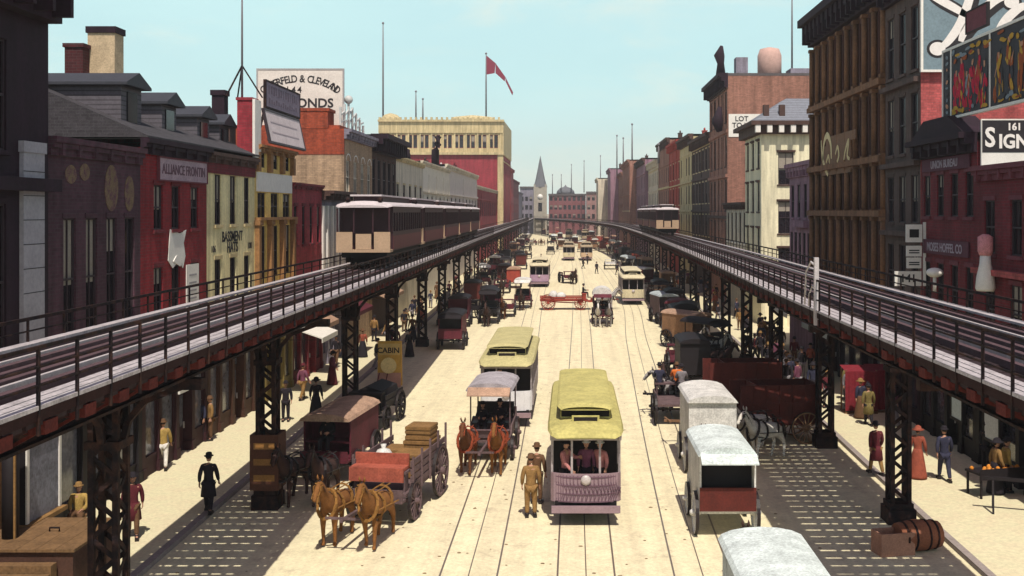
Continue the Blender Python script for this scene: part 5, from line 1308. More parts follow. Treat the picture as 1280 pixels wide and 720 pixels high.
# ------------------------------------------------------------------ elevated train
EBODY = mat('dark_maroon_coach', (.040, .014, .020), .5, .25, 2)
EROOF = mat('pale_lilac_coach_roof', (.52, .46, .48), .7, .2, 1.5)
EEND = mat('buff_coach_end', (.44, .30, .20), .7, .2, 2)
def coach(label, loc, rot, L=12.6, W=2.5, group=None, lead=False):
    t = thing('train_coach', label, 'train car', loc, rot, group); y0, y1 = -L/2, L/2
    q = MB(); q.box(-W/2+.2, W/2-.2, y0+.3, y1-.3, .55, .85)
    for y in (-L*.33, L*.33): q.box(-1.0, 1.0, y-1.1, y+1.1, .30, .55)
    q.build('underframe', CARIN, t)
    for y in (-L*.33-.8, -L*.33+.8, L*.33-.8, L*.33+.8):
        q = MB()
        for s in (-1, 1): q.lathe([(.38, -.06), (.38, .05), (.1, .08)], 14, 0, M=Matrix.Translation((s*.72, y, .40)) @ Matrix.Rotation(PI/2, 4, 'Y'))
        q.build('wheelset', IRON, t)
    q = MB()
    for s in (-1, 1): q.box(*sorted((s*W/2, s*(W/2-.08))), y0+.9, y1-.9, .85, 1.75)
    for e in (-1, 1): q.box(-W/2+.08, W/2-.08, *sorted((e*(L/2-.9), e*(L/2-.98))), .85, 2.9)
    for s in (-1, 1): q.box(*sorted((s*W/2, s*(W/2-.1))), y0+.9, y1-.9, 2.65, 2.95)
    n = 12; yy = [y0+.9+(L-1.8)*k/n for k in range(n+1)]
    for s in (-1, 1):
        for y in yy: q.box(*sorted((s*(W/2-.004), s*(W/2-.1))), y-.07, y+.07, 1.752, 2.649)
    for s in (-1, 1): q.box(*sorted((s*(W/2+.003), s*(W/2+.02))), y0+.9, y1-.9, .9, 1.55, 1)
    q.build('body', [EBODY, mat('coach_red_panel', (.12, .026, .032), .5, .25, 2)], t)
    for k in range(n):
        for s in (-1, 1):
            p = MB(); x = s*(W/2-.06); p.box(x-.01, x+.01, yy[k]+.07, yy[k+1]-.07, 1.752, 2.649); p.build('window', GLASS, t)
    for e in (-1, 1):
        ye = e*(L/2); q = MB()
        q.box(-W/2, W/2, *sorted((ye, ye-e*.9)), .80, .92)
        for x0, x1 in ((-W/2, -.50), (.50, W/2)): q.box(x0, x1, *sorted((ye, ye-e*.05)), .92, 1.75)
        q.box(-.36, .36, *sorted((ye-e*.06, ye-e*.10)), .95, 1.66)
        q.build('platform_gate', EEND, t)
        q = MB()
        for x in (-W/2+.05, -.44, .44, W/2-.05): q.bar((x, ye-e*.05, 1.7), (x, ye-e*.05, 2.85), .07)
        q.build('platform_post', EBODY, t)
    q = MB(); m = 10
    def sec(y, w_, z, r_): return [(w_*math.cos(PI*(1-k/m)), y, z+r_*math.sin(PI*k/m)) for k in range(m+1)]
    S = [sec(y0-.12, W/2*.9, 2.88, .12), sec(y0+.3, W/2+.08, 2.94, .26), sec(y1-.3, W/2+.08, 2.94, .26), sec(y1+.12, W/2*.9, 2.88, .12)]
    for a, b in zip(S, S[1:]):
        for k in range(m): q.face([a[k], a[k+1], b[k+1], b[k]][::-1], 0, True)
        q.face([a[0], a[m], b[m], b[0]])
    q.face(S[0]); q.face(S[-1][::-1])
    q.build('roof', EROOF, t)
    q = MB(); q.box(-.62, .62, y0+1.0, y1-1.0, 3.1, 3.42); c = q.build('clerestory', EBODY, t)
    q = MB(); q.box(-.74, .74, y0+.75, y1-.75, 3.42, 3.5); q.build('clerestory_roof', EROOF, c)
    for e in (-1, 1):
        for x in (-.75, .75): p = MB(); p.ball((x, e*(L/2-.25), 3.25), .13, 8); p.build('marker_lamp', IRON, t)
    return t
c0 = coach('leading coach of the elevated train, buff platform gates facing the viewer', (0, 0, 0), 0, lead=True, group='coaches of the elevated train')
def place_coach(o, d, cf, L=12.6):
    a, b = cf(d-4), cf(d+4); o.location = (cf(d), d, 6.70); o.rotation_euler = (0, 0, -math.atan2(b-a, 8))
place_coach(c0, 49.8 + 6.3, elL)
for k, lab in enumerate(('second coach of the long elevated train on the left', 'third coach, in the middle of the left elevated train', 'fourth coach, last but one of the left elevated train', 'rear coach of the left elevated train, nearest the hotel')):
    o = copy_tree(c0); place_coach(o, 56.1 + 12.95*(k+1), elL); o['label'] = lab
for k, lab in enumerate(('leading coach of the far train on the right viaduct', 'second coach of the far train on the right viaduct', 'rear coach of the far train on the right viaduct')):
    o = copy_tree(c0); place_coach(o, 119 + 6.3 + 12.95*k, elR); o['label'] = lab; o['group'] = 'coaches of the far right-hand train'

# ------------------------------------------------------------------ near traffic
def rotz(a): return R(a)
# hay wagon with two chestnut horses coming towards the viewer
a = R(-9)
def local(o, x, y, z=0):   # point in a thing's frame
    return tuple(Matrix.Translation(o.location) @ Matrix.Rotation(o.rotation_euler.z, 4, 'Z') @ Vector((x, y, z)))
wg = cart('stake_wagon', 'violet grey stake wagon heaped with yellow crates, two chestnut horses in front', 'wagon', (-5.5, 34.3, 0), a, L=4.2, W=1.8, side=.9, stakes=True, body='violet', wheelm='violet', rf=.6, rr=.85)
for s, lab in ((-1, 'chestnut horse harnessed left of the stake wagon pole'), (1, 'chestnut horse harnessed right of the stake wagon pole')):
    p = local(wg, s*.60, -3.85); horse((p[0], p[1], 0), a, 'chestnut', lab, 'pair pulling the stake wagon', tack=cloth('yellow_leather', (.24, .115, .028)), gait=(0 if s < 0 else 1))
p = local(wg, -.05, -1.70, 1.6)
o = thing('seat_blanket', 'salmon red blanket folded over the stake wagon driver seat', 'blanket', p, a)
q = MB(); q.box(-.85, .85, -.32, .25, 0, .09); q.box(-.85, .85, -.36, -.30, -.32, .09); q.box(-.85, .85, .2, .28, 0, .42); q.build('cloth', WP['salmon'], o)
for k, (x, y, z, w_, l, h) in enumerate(((.35, .2, .96, .9, 1.0, .75), (.35, 1.35, .96, .9, 1.1, .95), (-.55, 1.4, .96, .8, 1.0, .6), (.35, 1.3, 1.915, .8, .9, .45))):
    p = local(wg, x, y, z); o = thing('crate', ('yellow crate on the stake wagon nearest its driver seat', 'tall yellow crate at the stake wagon rear, under another crate', 'low yellow crate at the stake wagon rear by itself', 'topmost small crate on the stake wagon load')[k], 'crate', p, a, 'crates on the stake wagon')
    q = MB(); q.box(-w_/2, w_/2, -l/2, l/2, 0, h)
    for s in (-1, 1):
        for z_ in (.04, h*.5, h-.1): q.box(-w_/2-.02, w_/2+.02, *sorted((s*l/2+s*.002, s*(l/2+.03))), z_, z_+.09); q.box(*sorted((s*w_/2+s*.002, s*(w_/2+.03))), -l/2, l/2, z_, z_+.09)
    q.build('boards', WP['crate'], o)
p = local(wg, -.55, .1, .96); o = thing('sack', 'white stuffed sack riding on the stake wagon', 'sack', p, a)
q = MB(); q.lathe([(.25, 0), (.36, .15), (.36, .55), (.2, .8), (.06, .86), (.1, .98)], 12); q.build('cloth', WP['white'], o)
# shaded pair and covered wagon by the kerb
a = R(-6)
w2 = van('covered_wagon', 'dark covered wagon with tan top by the left pillars, dark horse team', 'wagon', (-8.35, 39.2, 0), a, L=3.4, W=1.7, H=1.3, body='maroon', roof='tanc', back='closed', wheelm='black', pole='pair')
for s, lab in ((-1, 'dark horse nearest the kerb, harnessed to the tan topped wagon'), (1, 'dark horse on the street side, harnessed to the tan topped wagon')):
    p = local(w2, s*.55 + .35, -4.6); horse((p[0], p[1], 0), a, 'dark', lab, 'dark pair at the covered wagon', gait=(1 if s < 0 else 0))
w3 = cart('open_wagon', 'black open wagon with a bundled load parked behind the tan topped wagon', 'wagon', (-8.7, 47.6, 0), R(-8), L=3.0, W=1.6, side=.5, body='black', wheelm='black', pole='single')
p = local(w3, 0, .2, 1.05); o = thing('wagon_load', 'dark bundled load in the black open wagon by the pillar', 'bundle', p, R(-12)); o.rotation_euler.z = R(-8); q = MB(); q.prism([(-.75, -.1), (.75, -.1), (.6, .55), (-.1, .75), (-.6, .5)], 'y', -1.1, 1.1); q.build('cloth', WP['black'], o)
person('drive', local(w2, -.05, -1.45, 1.37-.45+.06), a, 'dark coated driver on the tan topped wagon seat', 'black', 'black')
# canopied carriage
d = gd(511); cx = gx(638, d)
cr = canopy_carriage('canopy_carriage', 'pale canopied carriage with two seated men, before the second streetcar', (cx + .05, d + 4.15, 0), R(-2), L=3.0, W=1.6, roof='lilac')
for s, col, lab in ((-1, 'bay', 'brown horse pulling the canopied carriage, left of pair'), (1, 'chestnut', 'lighter chestnut horse pulling the canopied carriage')):
    horse((cx + s*.55 - .1, d + 1.15, 0), R(-2), col, lab, 'pair pulling the canopied carriage', tack=cloth('red_leather', (.25, .05, .02)))
for s, lab in ((-1, 'shorter man on the canopied carriage front seat'), (1, 'bowler hatted driver on the canopied carriage front seat')):
    person('drive', local(cr, s*.33, -.55, 1.32-.45), R(-2), lab, 'black', 'black', scale=1.0 if s > 0 else .92)
# red brown vans, tailboards and white horses at right
d = gd(560)
vg = van('delivery_van', 'white topped delivery van showing an oxblood tailgate and dark inside', 'van', (gx(830, d) + .1, d + 1.75, 0), PI, L=3.0, W=1.62, H=1.55, body='white', roof='pale', gatem='redbrown', wheelm='white', pole='single')
horse(local(vg, 0, -3.0), PI, 'dark', 'dark horse between shafts ahead of the oxblood tailgate van')
d = gd(509)
vf = van('delivery_van', 'tall off white canvas van just ahead of the oxblood tailgate one', 'van', (gx(824, d) - .15, d + 1.9, 0), PI, L=3.2, W=1.7, H=1.75, body='white', roof='white', back='closed', wheelm='white', pole='single')
horse(local(vf, 0, -3.0), PI, 'bay', 'bay horse between shafts of the tall off white van')
vh = van('delivery_van', 'blue grey canvas van roof cut off by the bottom edge', 'van', (gx(869, 22) - .1, 21.0, 0), PI, L=3.4, W=1.75, H=1.55, body='grey', roof='pale', back='closed', wheelm='black', pole='single')
horse(local(vh, 0, -2.9), PI, 'dark', 'dark horse in front of the blue grey canvas van')
d = gd(487)
bk = van('box_wagon', 'oxblood box wagon with ribbed sides behind the white horse', 'wagon', (gx(874, d), d + 1.6, 0), R(-82), L=3.3, W=1.6, H=1.55, body='redbrown', roof=None, back='closed', wheelm='wood', ribs=True, pole='pair', rf=.5, rr=.65)
horse((gx(861, 40.6), 40.6, 0), R(-48), 'white', 'white horse with black harness turned before the oxblood box wagon', 'team at the oxblood wagon')
horse((gx(853, 42), 42.2, 0), R(-55), 'white', 'second white horse, half hidden behind the black harnessed one', 'team at the oxblood wagon')
d = gd(462)
bj = van('box_wagon', 'farther oxblood box wagon, partly behind the one with white horse', 'wagon', (gx(846, d), d + 1.2, 0), R(-86), L=3.4, W=1.6, H=1.6, body='redbrown', roof=None, back='closed', wheelm='black', ribs=True, pole='pair')
horse(local(bj, -.1, -3.0), R(-86), 'grey', 'grey horse facing the street at the farther oxblood wagon')
d = gd(470)
ci = cart('open_cart', 'small open violet cart carrying an orange jacketed rider', 'cart', (gx(789, d) , d + 1.6, 0), R(180), L=2.6, W=1.35, side=.35, body='violet', wheelm='black', pole='single')
horse(local(ci, 0, -2.7), PI, 'dark', 'dark horse ahead of the orange rider\'s cart')
for x, y, c_, lab in ((-.38, -1.0, 'orange', 'rider in orange jacket on the small violet cart'), (.42, -.9, 'navy', 'rider in dark jacket left on the small violet cart'), (-.75+.2, -.45, 'grey', 'rider in grey behind the orange jacketed one')):
    p = local(ci, x, y, 1.58-.45); person('drive', p, PI, lab, c_, 'black', 'black' if c_ != 'orange' else 'brown')

# ------------------------------------------------------------------ middle traffic
d = gd(377)
fw = cart('flat_wagon', 'long red flat wagon crossing the street with a driver', 'wagon', (gx(702, d), d + .8, 0), R(92), L=4.6, W=1.8, side=.35, body='brick', wheelm='brick', pole='pair', rf=.55, rr=.7)
person('drive', local(fw, 0, -1.85, 1.58-.45), R(92), 'dark driver perched on the long red flat wagon', 'black', 'black')
for s in (-1, 1): horse(local(fw, s*.5, -4.0), R(92), 'white' if s > 0 else 'grey', ('grey' if s < 0 else 'white') + ' horse of the pair on the long red flat wagon')
for k, (x, y, h) in enumerate(((-.3, .3, .7), (.3, 1.0, .8))):
    o = thing('sack_bundle', ('pale bundle amidships on the long red flat wagon', 'pale bundle at the rear of the long red flat wagon')[k], 'bundle', local(fw, x, y, .97)); q = MB(); q.lathe([(.3, 0), (.5, .2), (.45, .5), (.2, h)], 10); q.build('cloth', WP['white'], o)
d = gd(391)
ca = canopy_carriage('canopy_carriage', 'arch topped carriage with pale hood and two white horses', (gx(733.5, d), d + 4.0, 0), 0, L=2.8, W=1.5, body='maroon', roof='white', arch=.65, rise=1.7, soffit='maroon')
for s in (-1, 1): horse((gx(733.5, d) + s*.45, d + 1.2, 0), 0, 'white' if s < 0 else 'grey', ('white' if s < 0 else 'pale grey') + ' horse trotting before the arch topped carriage')
person('drive', local(ca, 0, -.4, 1.32-.45), 0, 'driver under the pale arched hood', 'black', 'black')
random.seed(11)
def rig(kind, label, px, py, rot, body, roof, hc=None, L=3.0, **kw):
    """vehicle plus one horse; (px,py) is the photo point under its nearest end"""
    d = gd(py); rt = R(rot); back = abs(math.sin(rt)) < .7 and math.cos(rt) < 0
    ln = L if back or hc is None else L + 2.7
    x = gx(px, d); y = d + (L/2 if back else ln - L/2) * max(.3, abs(math.cos(rt)))
    if kind == 'van': o = van('delivery_van', label, 'van', (x, y, 0), rt, L=L, body=body, roof=roof, back=kw.get('back', 'closed'), wheelm=kw.get('wm', 'black'), pole='single' if hc else None, H=kw.get('H', 1.5), W=kw.get('W', 1.6), gatem=kw.get('gatem', 'maroon'))
    elif kind == 'cab': o = canopy_carriage('cab_carriage', label, (x, y, 0), rt, L=L, body=body, roof=roof, pole='single' if hc else None, soffit=roof)
    else: o = cart('open_cart', label, 'cart', (x, y, 0), rt, L=L, body=body, wheelm=kw.get('wm', 'black'), pole='single' if hc else None, side=.5)
    if hc: horse(local(o, 0, -L/2-1.4), rt, hc, hc + ' horse drawing the ' + label[0].lower() + label[1:])
    return o
def short(label): return label
# under the left viaduct
rig('van', 'dark closed van under left viaduct facing away, nearest of them', 612, 409, 180, 'maroon', 'black', 'dark', back='open', gatem='maroon', L=3.2)
rig('cab', 'black hooded cab behind the nearest dark closed van', 640, 391, 0, 'black', 'black', 'dark', L=2.6)
rig('cart', 'maroon cart beside the black hooded cab', 653, 385, 0, 'maroon', None, 'bay', L=2.8)
rig('cab', 'pale topped cab left of the red flat wagon', 668, 378, 0, 'maroon', 'white', 'dark', L=2.6)
rig('van', 'brick red van among the left-hand row of wagons', 662, 360, 180, 'brick', 'tanc', None, L=3.2)
rig('cab', 'small dark cab beyond the pale topped one', 655, 352, 0, 'black', 'black', 'dark', L=2.6)
rig('van', 'oxblood van farther up the left-hand row', 668, 345, 180, 'redbrown', 'black', None, L=3.0)
rig('cart', 'dark cart at the head of the left-hand row', 672, 337, 0, 'black', None, 'bay', L=2.8)
# street middle
rig('cart', 'dark loaded cart just above the red flat wagon', 705, 357, 15, 'maroon', None, 'dark', L=2.8)
rig('cart', 'low pale cart between the right streetcar and the pair', 739, 345, 180, 'white', None, None, L=3.2)
rig('cab', 'tall buff cab with driver right of the low pale cart', 740, 334, 0, 'wood', 'tanc', 'grey', L=2.6)
rig('cab', 'lone dark cab on empty roadway left of the streetcar pair', 691.5, 333, 180, 'black', 'black', None, L=2.6)
rig('cart', 'lone dark cart farther up, above the lone dark cab', 692.5, 321, 180, 'black', None, 'dark', L=2.8)
rig('cart', 'small dark cart left near the church end of street', 684, 326, 0, 'wood', None, 'bay', L=2.6)
rig('van', 'long reddish van among the far traffic', 727, 325, 80, 'brick', 'tanc', None, L=4.5)
rig('van', 'far oxblood van near the bend', 733, 331, 180, 'redbrown', 'redbrown', None, L=3.2)
FAR = 'far traffic too small to tell apart'
for k, (px, py) in enumerate(((686, 318), (694, 325), (699, 322), (711, 326), (714, 319), (724, 320), (727, 330), (730, 325), (736, 327), (742, 326), (745, 331), (688, 312), (692, 310.5), (703, 310), (709, 310), (715, 310.5), (721, 310.5), (734, 315.5), (740, 319), (716, 331), (700, 329), (684, 316), (690, 315), (697, 317), (703, 314), (709, 315.5), (714, 313.5), (720, 316), (726, 315), (731, 318), (737, 321), (700, 312), (706, 311), (712, 311.5), (718, 312), (695, 312.5), (724, 312), (729, 313.5))):
    b_, r_ = random.choice((('black', 'black'), ('maroon', 'tanc'), ('wood', 'white'), ('brick', 'tanc'), ('redbrown', 'pale')))
    o = rig(random.choice(('van', 'cab')), 'small far horse vehicle in the crowded end of the street', px, py, random.choice((0, 180, 180, 5)), b_, r_, None, L=3.0); o['group'] = FAR
random.seed(77)
def packed(side, lab, grp, n, d0, d1, o0, o1):
    for k in range(n):
        d = d0 * (d1/d0) ** ((k + random.random()*.7) / n); x = (elL if side < 0 else elR)(d) - side * random.uniform(o0, o1)
        b_, r_ = random.choice((('black', 'black'), ('maroon', 'black'), ('wood', 'tanc'), ('redbrown', 'black'), ('black', 'maroon'), ('violet', 'grey'), ('maroon', 'white')))
        px, py = VX + x/d*F, VY + CAMZ/d*F
        o = rig(random.choice(('van', 'cab', 'cart')), lab, px, py, random.choice((0, 180, 180, 170, 10, 35)), b_, r_, None, L=random.uniform(2.5, 3.2)); o['group'] = grp
        if random.random() < .75: horse((x + random.uniform(-.3, .3), d + (-2.9 if abs(o.rotation_euler.z) < 1 else 4.0), 0), o.rotation_euler.z, random.choice(('dark', 'bay', 'black', 'dark', 'white')), 'horse standing among the ' + lab.split(' in the ')[1], grp.replace('wagons', 'horses'), small=True)
packed(-1, 'dark wagon in the packed left-hand row beneath the train', 'wagons packed along the left viaduct', 20, 84, 330, .2, 3.4)
packed(1, 'dark wagon in the packed right-hand row below the curving viaduct', 'wagons packed along the right viaduct', 24, 62, 300, -.6, 2.6)
# under the right viaduct
rig('cab', 'dark cab close right of the cream streetcar', 781, 380, 0, 'black', 'black', 'dark', L=2.8)
rig('cart', 'brown cart parked behind the dark right-hand cab', 776, 371, 180, 'wood', None, None, L=3.0)
rig('van', 'black square van between the right-hand pillars', 806, 440, 180, 'black', 'black', 'dark', L=2.9, H=1.6)
rig('cart', 'low dark cart by the kerb below the black square van', 798, 430, 180, 'maroon', None, None, L=2.8)
rig('van', 'black tented wagon behind the low dark cart', 796, 402, 0, 'black', 'black', None, L=3.0)
rig('cab', 'dark cab second in the right-hand row', 790, 388, 180, 'maroon', 'black', 'dark', L=2.6)
rig('cart', 'dark cart third in the right-hand row', 778, 358, 180, 'black', None, 'bay', L=2.8)
rig('van', 'dark van near the foot of the far right train', 768, 350, 180, 'black', 'black', None, L=3.0)
rig('van', 'brick van farther along the right-hand row', 760, 342, 180, 'brick', 'black', None, L=3.0)
rig('cab', 'dark cab last in the right-hand row', 752, 335, 180, 'black', 'maroon', None, L=2.6)
# ------------------------------------------------------------------ people where the photo shows them
def walker(kind, px, py, rot, label, coat='black', legs='black', hat='black', scale=1.0, long=False, group=None):
    d = gd(py) ; x = gx(px, d); z = ground_z(x, d)
    if z: d = (CAMZ - z) * F / (py - VY); x = gx(px, d)
    return person(kind, (x, d, z), R(rot), label, coat, legs, hat, group, scale, None, long)
walker('walk', 421, 537, 185, 'man in long dark coat walking alone on the sunny left pavement', 'black', 'black', long=True, scale=1.02)
walker('walk', 361, 557, 20, 'man in maroon coat walking up beside the nearest left pillar', 'maroon', 'brown', long=True, scale=1.03)
walker('walk', 385, 503, 195, 'person in yellow coat by the grey shop window', 'yellow', 'white', 'brown')
walker('stand', 405, 484, 40, 'dark clad man leftmost of three at the shop door', 'black', 'black')
walker('stand', 414, 481, -20, 'man with grey collar between two others at the shop door', 'navy', 'black', 'grey')
walker('stand', 422.5, 480, -60, 'tan coated man rightmost of three at the shop door', 'tan', 'brown', 'brown')
walker('stand', 482, 465, 10, 'dark suited man carrying a bag near the second pillar', 'black', 'black')
walker('woman', 506, 462, 180, 'woman in long black dress seen from behind on left pavement', 'black', 'black')
walker('walk', 495.5, 448, 150, 'dark figure with pale trousers past the suited man with bag', 'plum', 'tan', 'maroon')
walker('woman', 519, 436, 120, 'woman in plum at the red shop doorway', 'plum', 'maroon')
walker('woman', 580, 436-22, 175, 'dark dressed woman walking beyond the yellow sandwich board', 'black', 'black')
walker('stand', 676, 541, 185, 'tan suited man standing in the street by the nearest streetcar', 'tan', 'tan', 'brown', scale=1.08)
walker('stand', 680.5, 530, 170, 'brown suited man just behind the tan suited one', 'brown', 'brown', 'brown', scale=1.08)
walker('walk', 949, 507, 190, 'man in dark red overcoat on the right pavement', 'maroon', 'tan', long=True, scale=1.04)
walker('woman', 982, 510, 150, 'woman in rust coat half hidden by the front right pillar', 'rust', 'rust', 'rust')
walker('walk', 1003, 512, 175, 'man in navy suit right of the rust coated woman', 'navy', 'navy', long=False, scale=1.04)
walker('walk', 943, 468, 170, 'olive coated man beside the red draped stalls', 'olive', 'black', long=True)
walker('stand', 926, 448, 200, 'man in olive brown at the far side of red stalls', 'olive', 'black')
walker('woman', 1044, 540-18, 100, 'person in tan bending at the pavement fruit stand', 'tan', 'black')
walker('stand', 1052, 521, 90, 'person in yellow shirt right end of the fruit stand', 'yellow', 'black')
walker('stand', 1036, 505, 120, 'dark clad person behind the fruit stand', 'black', 'black')
# tram crew and passengers
for x, y, k, c_, lab, rt in ((-.62, -4.2, 'reach', 'pink', 'motorman in mauve pink on the nearest streetcar platform', 60), (.02, -4.05, 'stand', 'plum', 'capped man in the middle of nearest streetcar platform', 0), (.45, -4.15, 'stand', 'pink', 'broad man in pinkish coat at right of nearest streetcar platform', -40)):
    person(k, local(t1, x, y, .72), R(rt), lab, c_, 'black', 'black' if k == 'reach' else 'white', scale=.97)
person('stand', local(t2, -.3, -4.1, .72), 0, 'motorman standing in shade on the second streetcar', 'black', 'black')
# seated vendor beside the cellar hatch
d = 31.4; x = -14.4
o = thing('chair', 'worn wooden chair of the yellow clad vendor', 'chair', (x, d + .1, KERB), R(10))
q = MB(); q.box(-.24, .24, -.24, .24, .42, .47); q.build('seat', WP['wood'], o)
for sx in (-1, 1):
    for sy in (-1, 1): q = MB(); q.bar((sx*.2, sy*.2, 0), (sx*.2, sy*.2, .42), .045); q.build('leg', WP['wood'], o)
q = MB(); q.box(-.22, .22, .2, .24, .75, .92)
for sx in (-1, 1): q.bar((sx*.2, .22, .47), (sx*.2, .24, .92), .04)
q.build('backrest', WP['wood'], o)
person('sit', (x, d + .02, KERB + .01), R(10), 'vendor in yellow seated near the cellar hatch', 'yellow', 'brown', 'tan')
# crowds on the pavements
random.seed(23)
LC = ('black', 'navy', 'maroon', 'brown', 'plum', 'grey', 'black', 'black', 'tan', 'rust')
def crowd(n, side, d0, d1, o0, o1, label, group):
    base = facL if side < 0 else facR
    for k in range(n):
        d = d0 + (d1-d0) * (k + random.random()) / n
        x = base(d) - side * random.uniform(o0, o1); w_ = random.random() < .3
        person('woman' if w_ else random.choice(('walk', 'walk', 'stand')), (x, d, ground_z(x, d)), random.uniform(0, 6.28) if random.random() < .3 else random.choice((0, PI)) + random.uniform(-.4, .4), label, random.choice(LC), random.choice(('black', 'black', 'grey', 'brown')), random.choice(('black', 'black', 'brown', 'tan')), group, random.uniform(.94, 1.05), True)
crowd(24, -1, 62, 118, .6, 3.4, 'pedestrian in the dark throng along the left pavement below the train', 'throng on the left pavement')
crowd(16, -1, 118, 230, .6, 3.2, 'tiny pedestrian far up the left pavement', 'far pedestrians on the left')
crowd(26, 1, 46, 78, 1.0, 4.0, 'pedestrian in the busy shaded crowd under the right viaduct', 'crowd on the right pavement')
crowd(22, 1, 78, 150, .6, 3.6, 'tiny pedestrian farther along the crowded right pavement', 'far pedestrians on the right')
for k in range(12):
    d = random.uniform(150, 330); x = random.uniform(trackL(d) - 3, trackR(d) + 2); person('walk', (x, d, 0), random.uniform(0, 6), 'tiny pedestrian crossing the roadway in the distance', 'black', 'black', 'black', 'far pedestrians in the roadway', 1, True)

# ------------------------------------------------------------------ pavement furniture
HATCH = mat('brown_hatch_boards', (.17, .095, .045), .9, .45, 2.0)
x, y = -13.55, 27.6
o = thing('cellar_hatch', 'big brown timber cellar hatch with flat top by the black shop', 'hatch', (x, y, KERB))
q = MB(); q.box(-1.35, 1.35, -1.3, 1.3, .0, .95); q.build('box', mat('dark_hatch_side', (.075, .034, .024), .9, .4, 2.5), o)
q = MB()
for k in range(6): q.box(-1.42+.475*k, -1.42+.475*k+.465, -1.38, 1.38, .95, 1.02)
q.build('lid', HATCH, o)
q = MB(); q.tube([(.1, .1, 1.03), (.1, .1, 1.12), (.35, .1, 1.12), (.35, .1, 1.03)], .025, 6); q.build('handle', IRON, o)
for k in range(4):
    q = MB(); q.box(-1.4+.0, 1.0, -1.7-.34*k, -1.7-.34*k+.30, 0, .72-.18*k); q.build('step', HATCH, o)
# shop display case with yellow sill on the black corner shop
o = thing('display_case', 'framed shop display with grey picture and yellow sill', 'display case', (-14.45, 29.15, KERB), PI/2)
q = MB(); q.box(-.95, .95, -.12, .3, .9, 3.2); q.build('case', BLACK, o)
q = MB(); q.box(-.95, -.83, -.17, -.122, 1.05, 3.2); q.box(.83, .95, -.17, -.122, 1.05, 3.2); q.box(-.83, .83, -.17, -.122, 3.08, 3.2); q.build('frame', WHITE, o)
q = MB(); q.box(-1.05, 1.05, -.3, .3, .92, 1.04); q.box(-1.1, 1.1, -.42, .3, .45, .6, 1); q.box(-1.0, 1.0, -.2, .3, 0, .9, 2); q.build('sill', [WP['crate'], WHITE, BLACK], o)
q = MB(); q.box(-.83, .83, -.135, -.125, 1.05, 3.08); q.build('picture', mat('grey_print', (.20, .20, .25), .6, .5, 1.6), o)
# column on a stone base at the corner shop
o = thing('shop_column', 'black column with yellow edge on stepped stone base', 'column', (-14.2, 27.2, KERB))
q = MB(); q.lathe([(.42, 0), (.42, .22), (.34, .25), (.34, .5), (.28, .55), (.25, .7)], 18); q.build('base', STONE, o)
q = MB(); q.tube([(0, 0, .7), (0, 0, 4.0)], .2, 14); q.build('shaft', BLACK, o)
q = MB(); q.lathe([(.3, .55), (.31, .6), (.29, .66)], 18); q.bar((.17, -.12, .8), (.17, -.12, 3.9), .05, .05); q.build('gilding', WP['crate'], o)
# sandwich board and push cart
d = gd(439); x = gx(564.5, d)
o = thing('sandwich_board', 'tall yellow sandwich board lettered CABIN on the left kerb', 'sign', (x, d, ground_z(x, d)))
SB = mat('mustard_board', (.56, .33, .07), .75, .25, 3)
for s in (-1, 1):
    q = MB(); M_ = Matrix.Rotation(R(s*5), 4, 'X'); q.box(-.62, .62, s*.28-.03, s*.28+.03, .1, 2.5, 0, M_)
    if s < 0: q.box(-.62, .62, -.325, -.312, .1, .85, 1, M_); q.box(-.56, .56, -.325, -.312, 1.78, 2.38, 2, M_)
    p = q.build('panel', [SB, mat('dusky_pink_board', (.45, .24, .20), .8, .2, 3), mat('buff_board', (.60, .42, .16), .8, .2, 3)], o)
letters('CABIN', .40, o, (0, -.52, 2.08), 0, LETTER, bold=.01)
q = MB(); q.face([(.42*math.cos(2*PI*k/24), -.46, 1.28+.42*math.sin(2*PI*k/24)) for k in range(24)]); q.build('painted_disc', mat('cream_disc', (.66, .52, .26), .8, .25, 4), o)
o = thing('hand_truck', 'little two wheeled hand truck before the yellow sandwich board', 'hand truck', (x - .3, d - 1.0, ground_z(x, d)))
for s in (-1, 1): w_ = link('wheel', WHEEL, o, (s*.3, 0, .26), None, [BLACK, None]); w_.scale = (.7, .26, .26)
q = MB(); q.bar((-.22, -.3, .2), (-.22, .75, .85), .05); q.bar((.22, -.3, .2), (.22, .75, .85), .05); q.box(-.25, .25, -.28, .2, .3, .34); q.build('frame', WP['maroon'], o)
# box round the second left pillar
o = thing('pillar_casing', 'dark timber casing with brass bands round the second left pillar', 'casing', (elL(34.2) - .25, 34.2, .625))
q = MB()
for a_ in ((-.45, -.37, -.45, .45), (.37, .45, -.45, .45), (-.37, .37, -.45, -.37), (-.37, .37, .37, .45)): q.box(*a_, 0, 1.75)
q.build('boards', mat('casing_timber', (.10, .035, .02), .7, .3, 3), o)
q = MB()
for z in (.3, .8, 1.3): q.box(-.33, .33, -.462, -.452, z, z+.2)
q.build('label_plate', mat('dull_brass', (.30, .14, .04), .6, .3, 4), o)
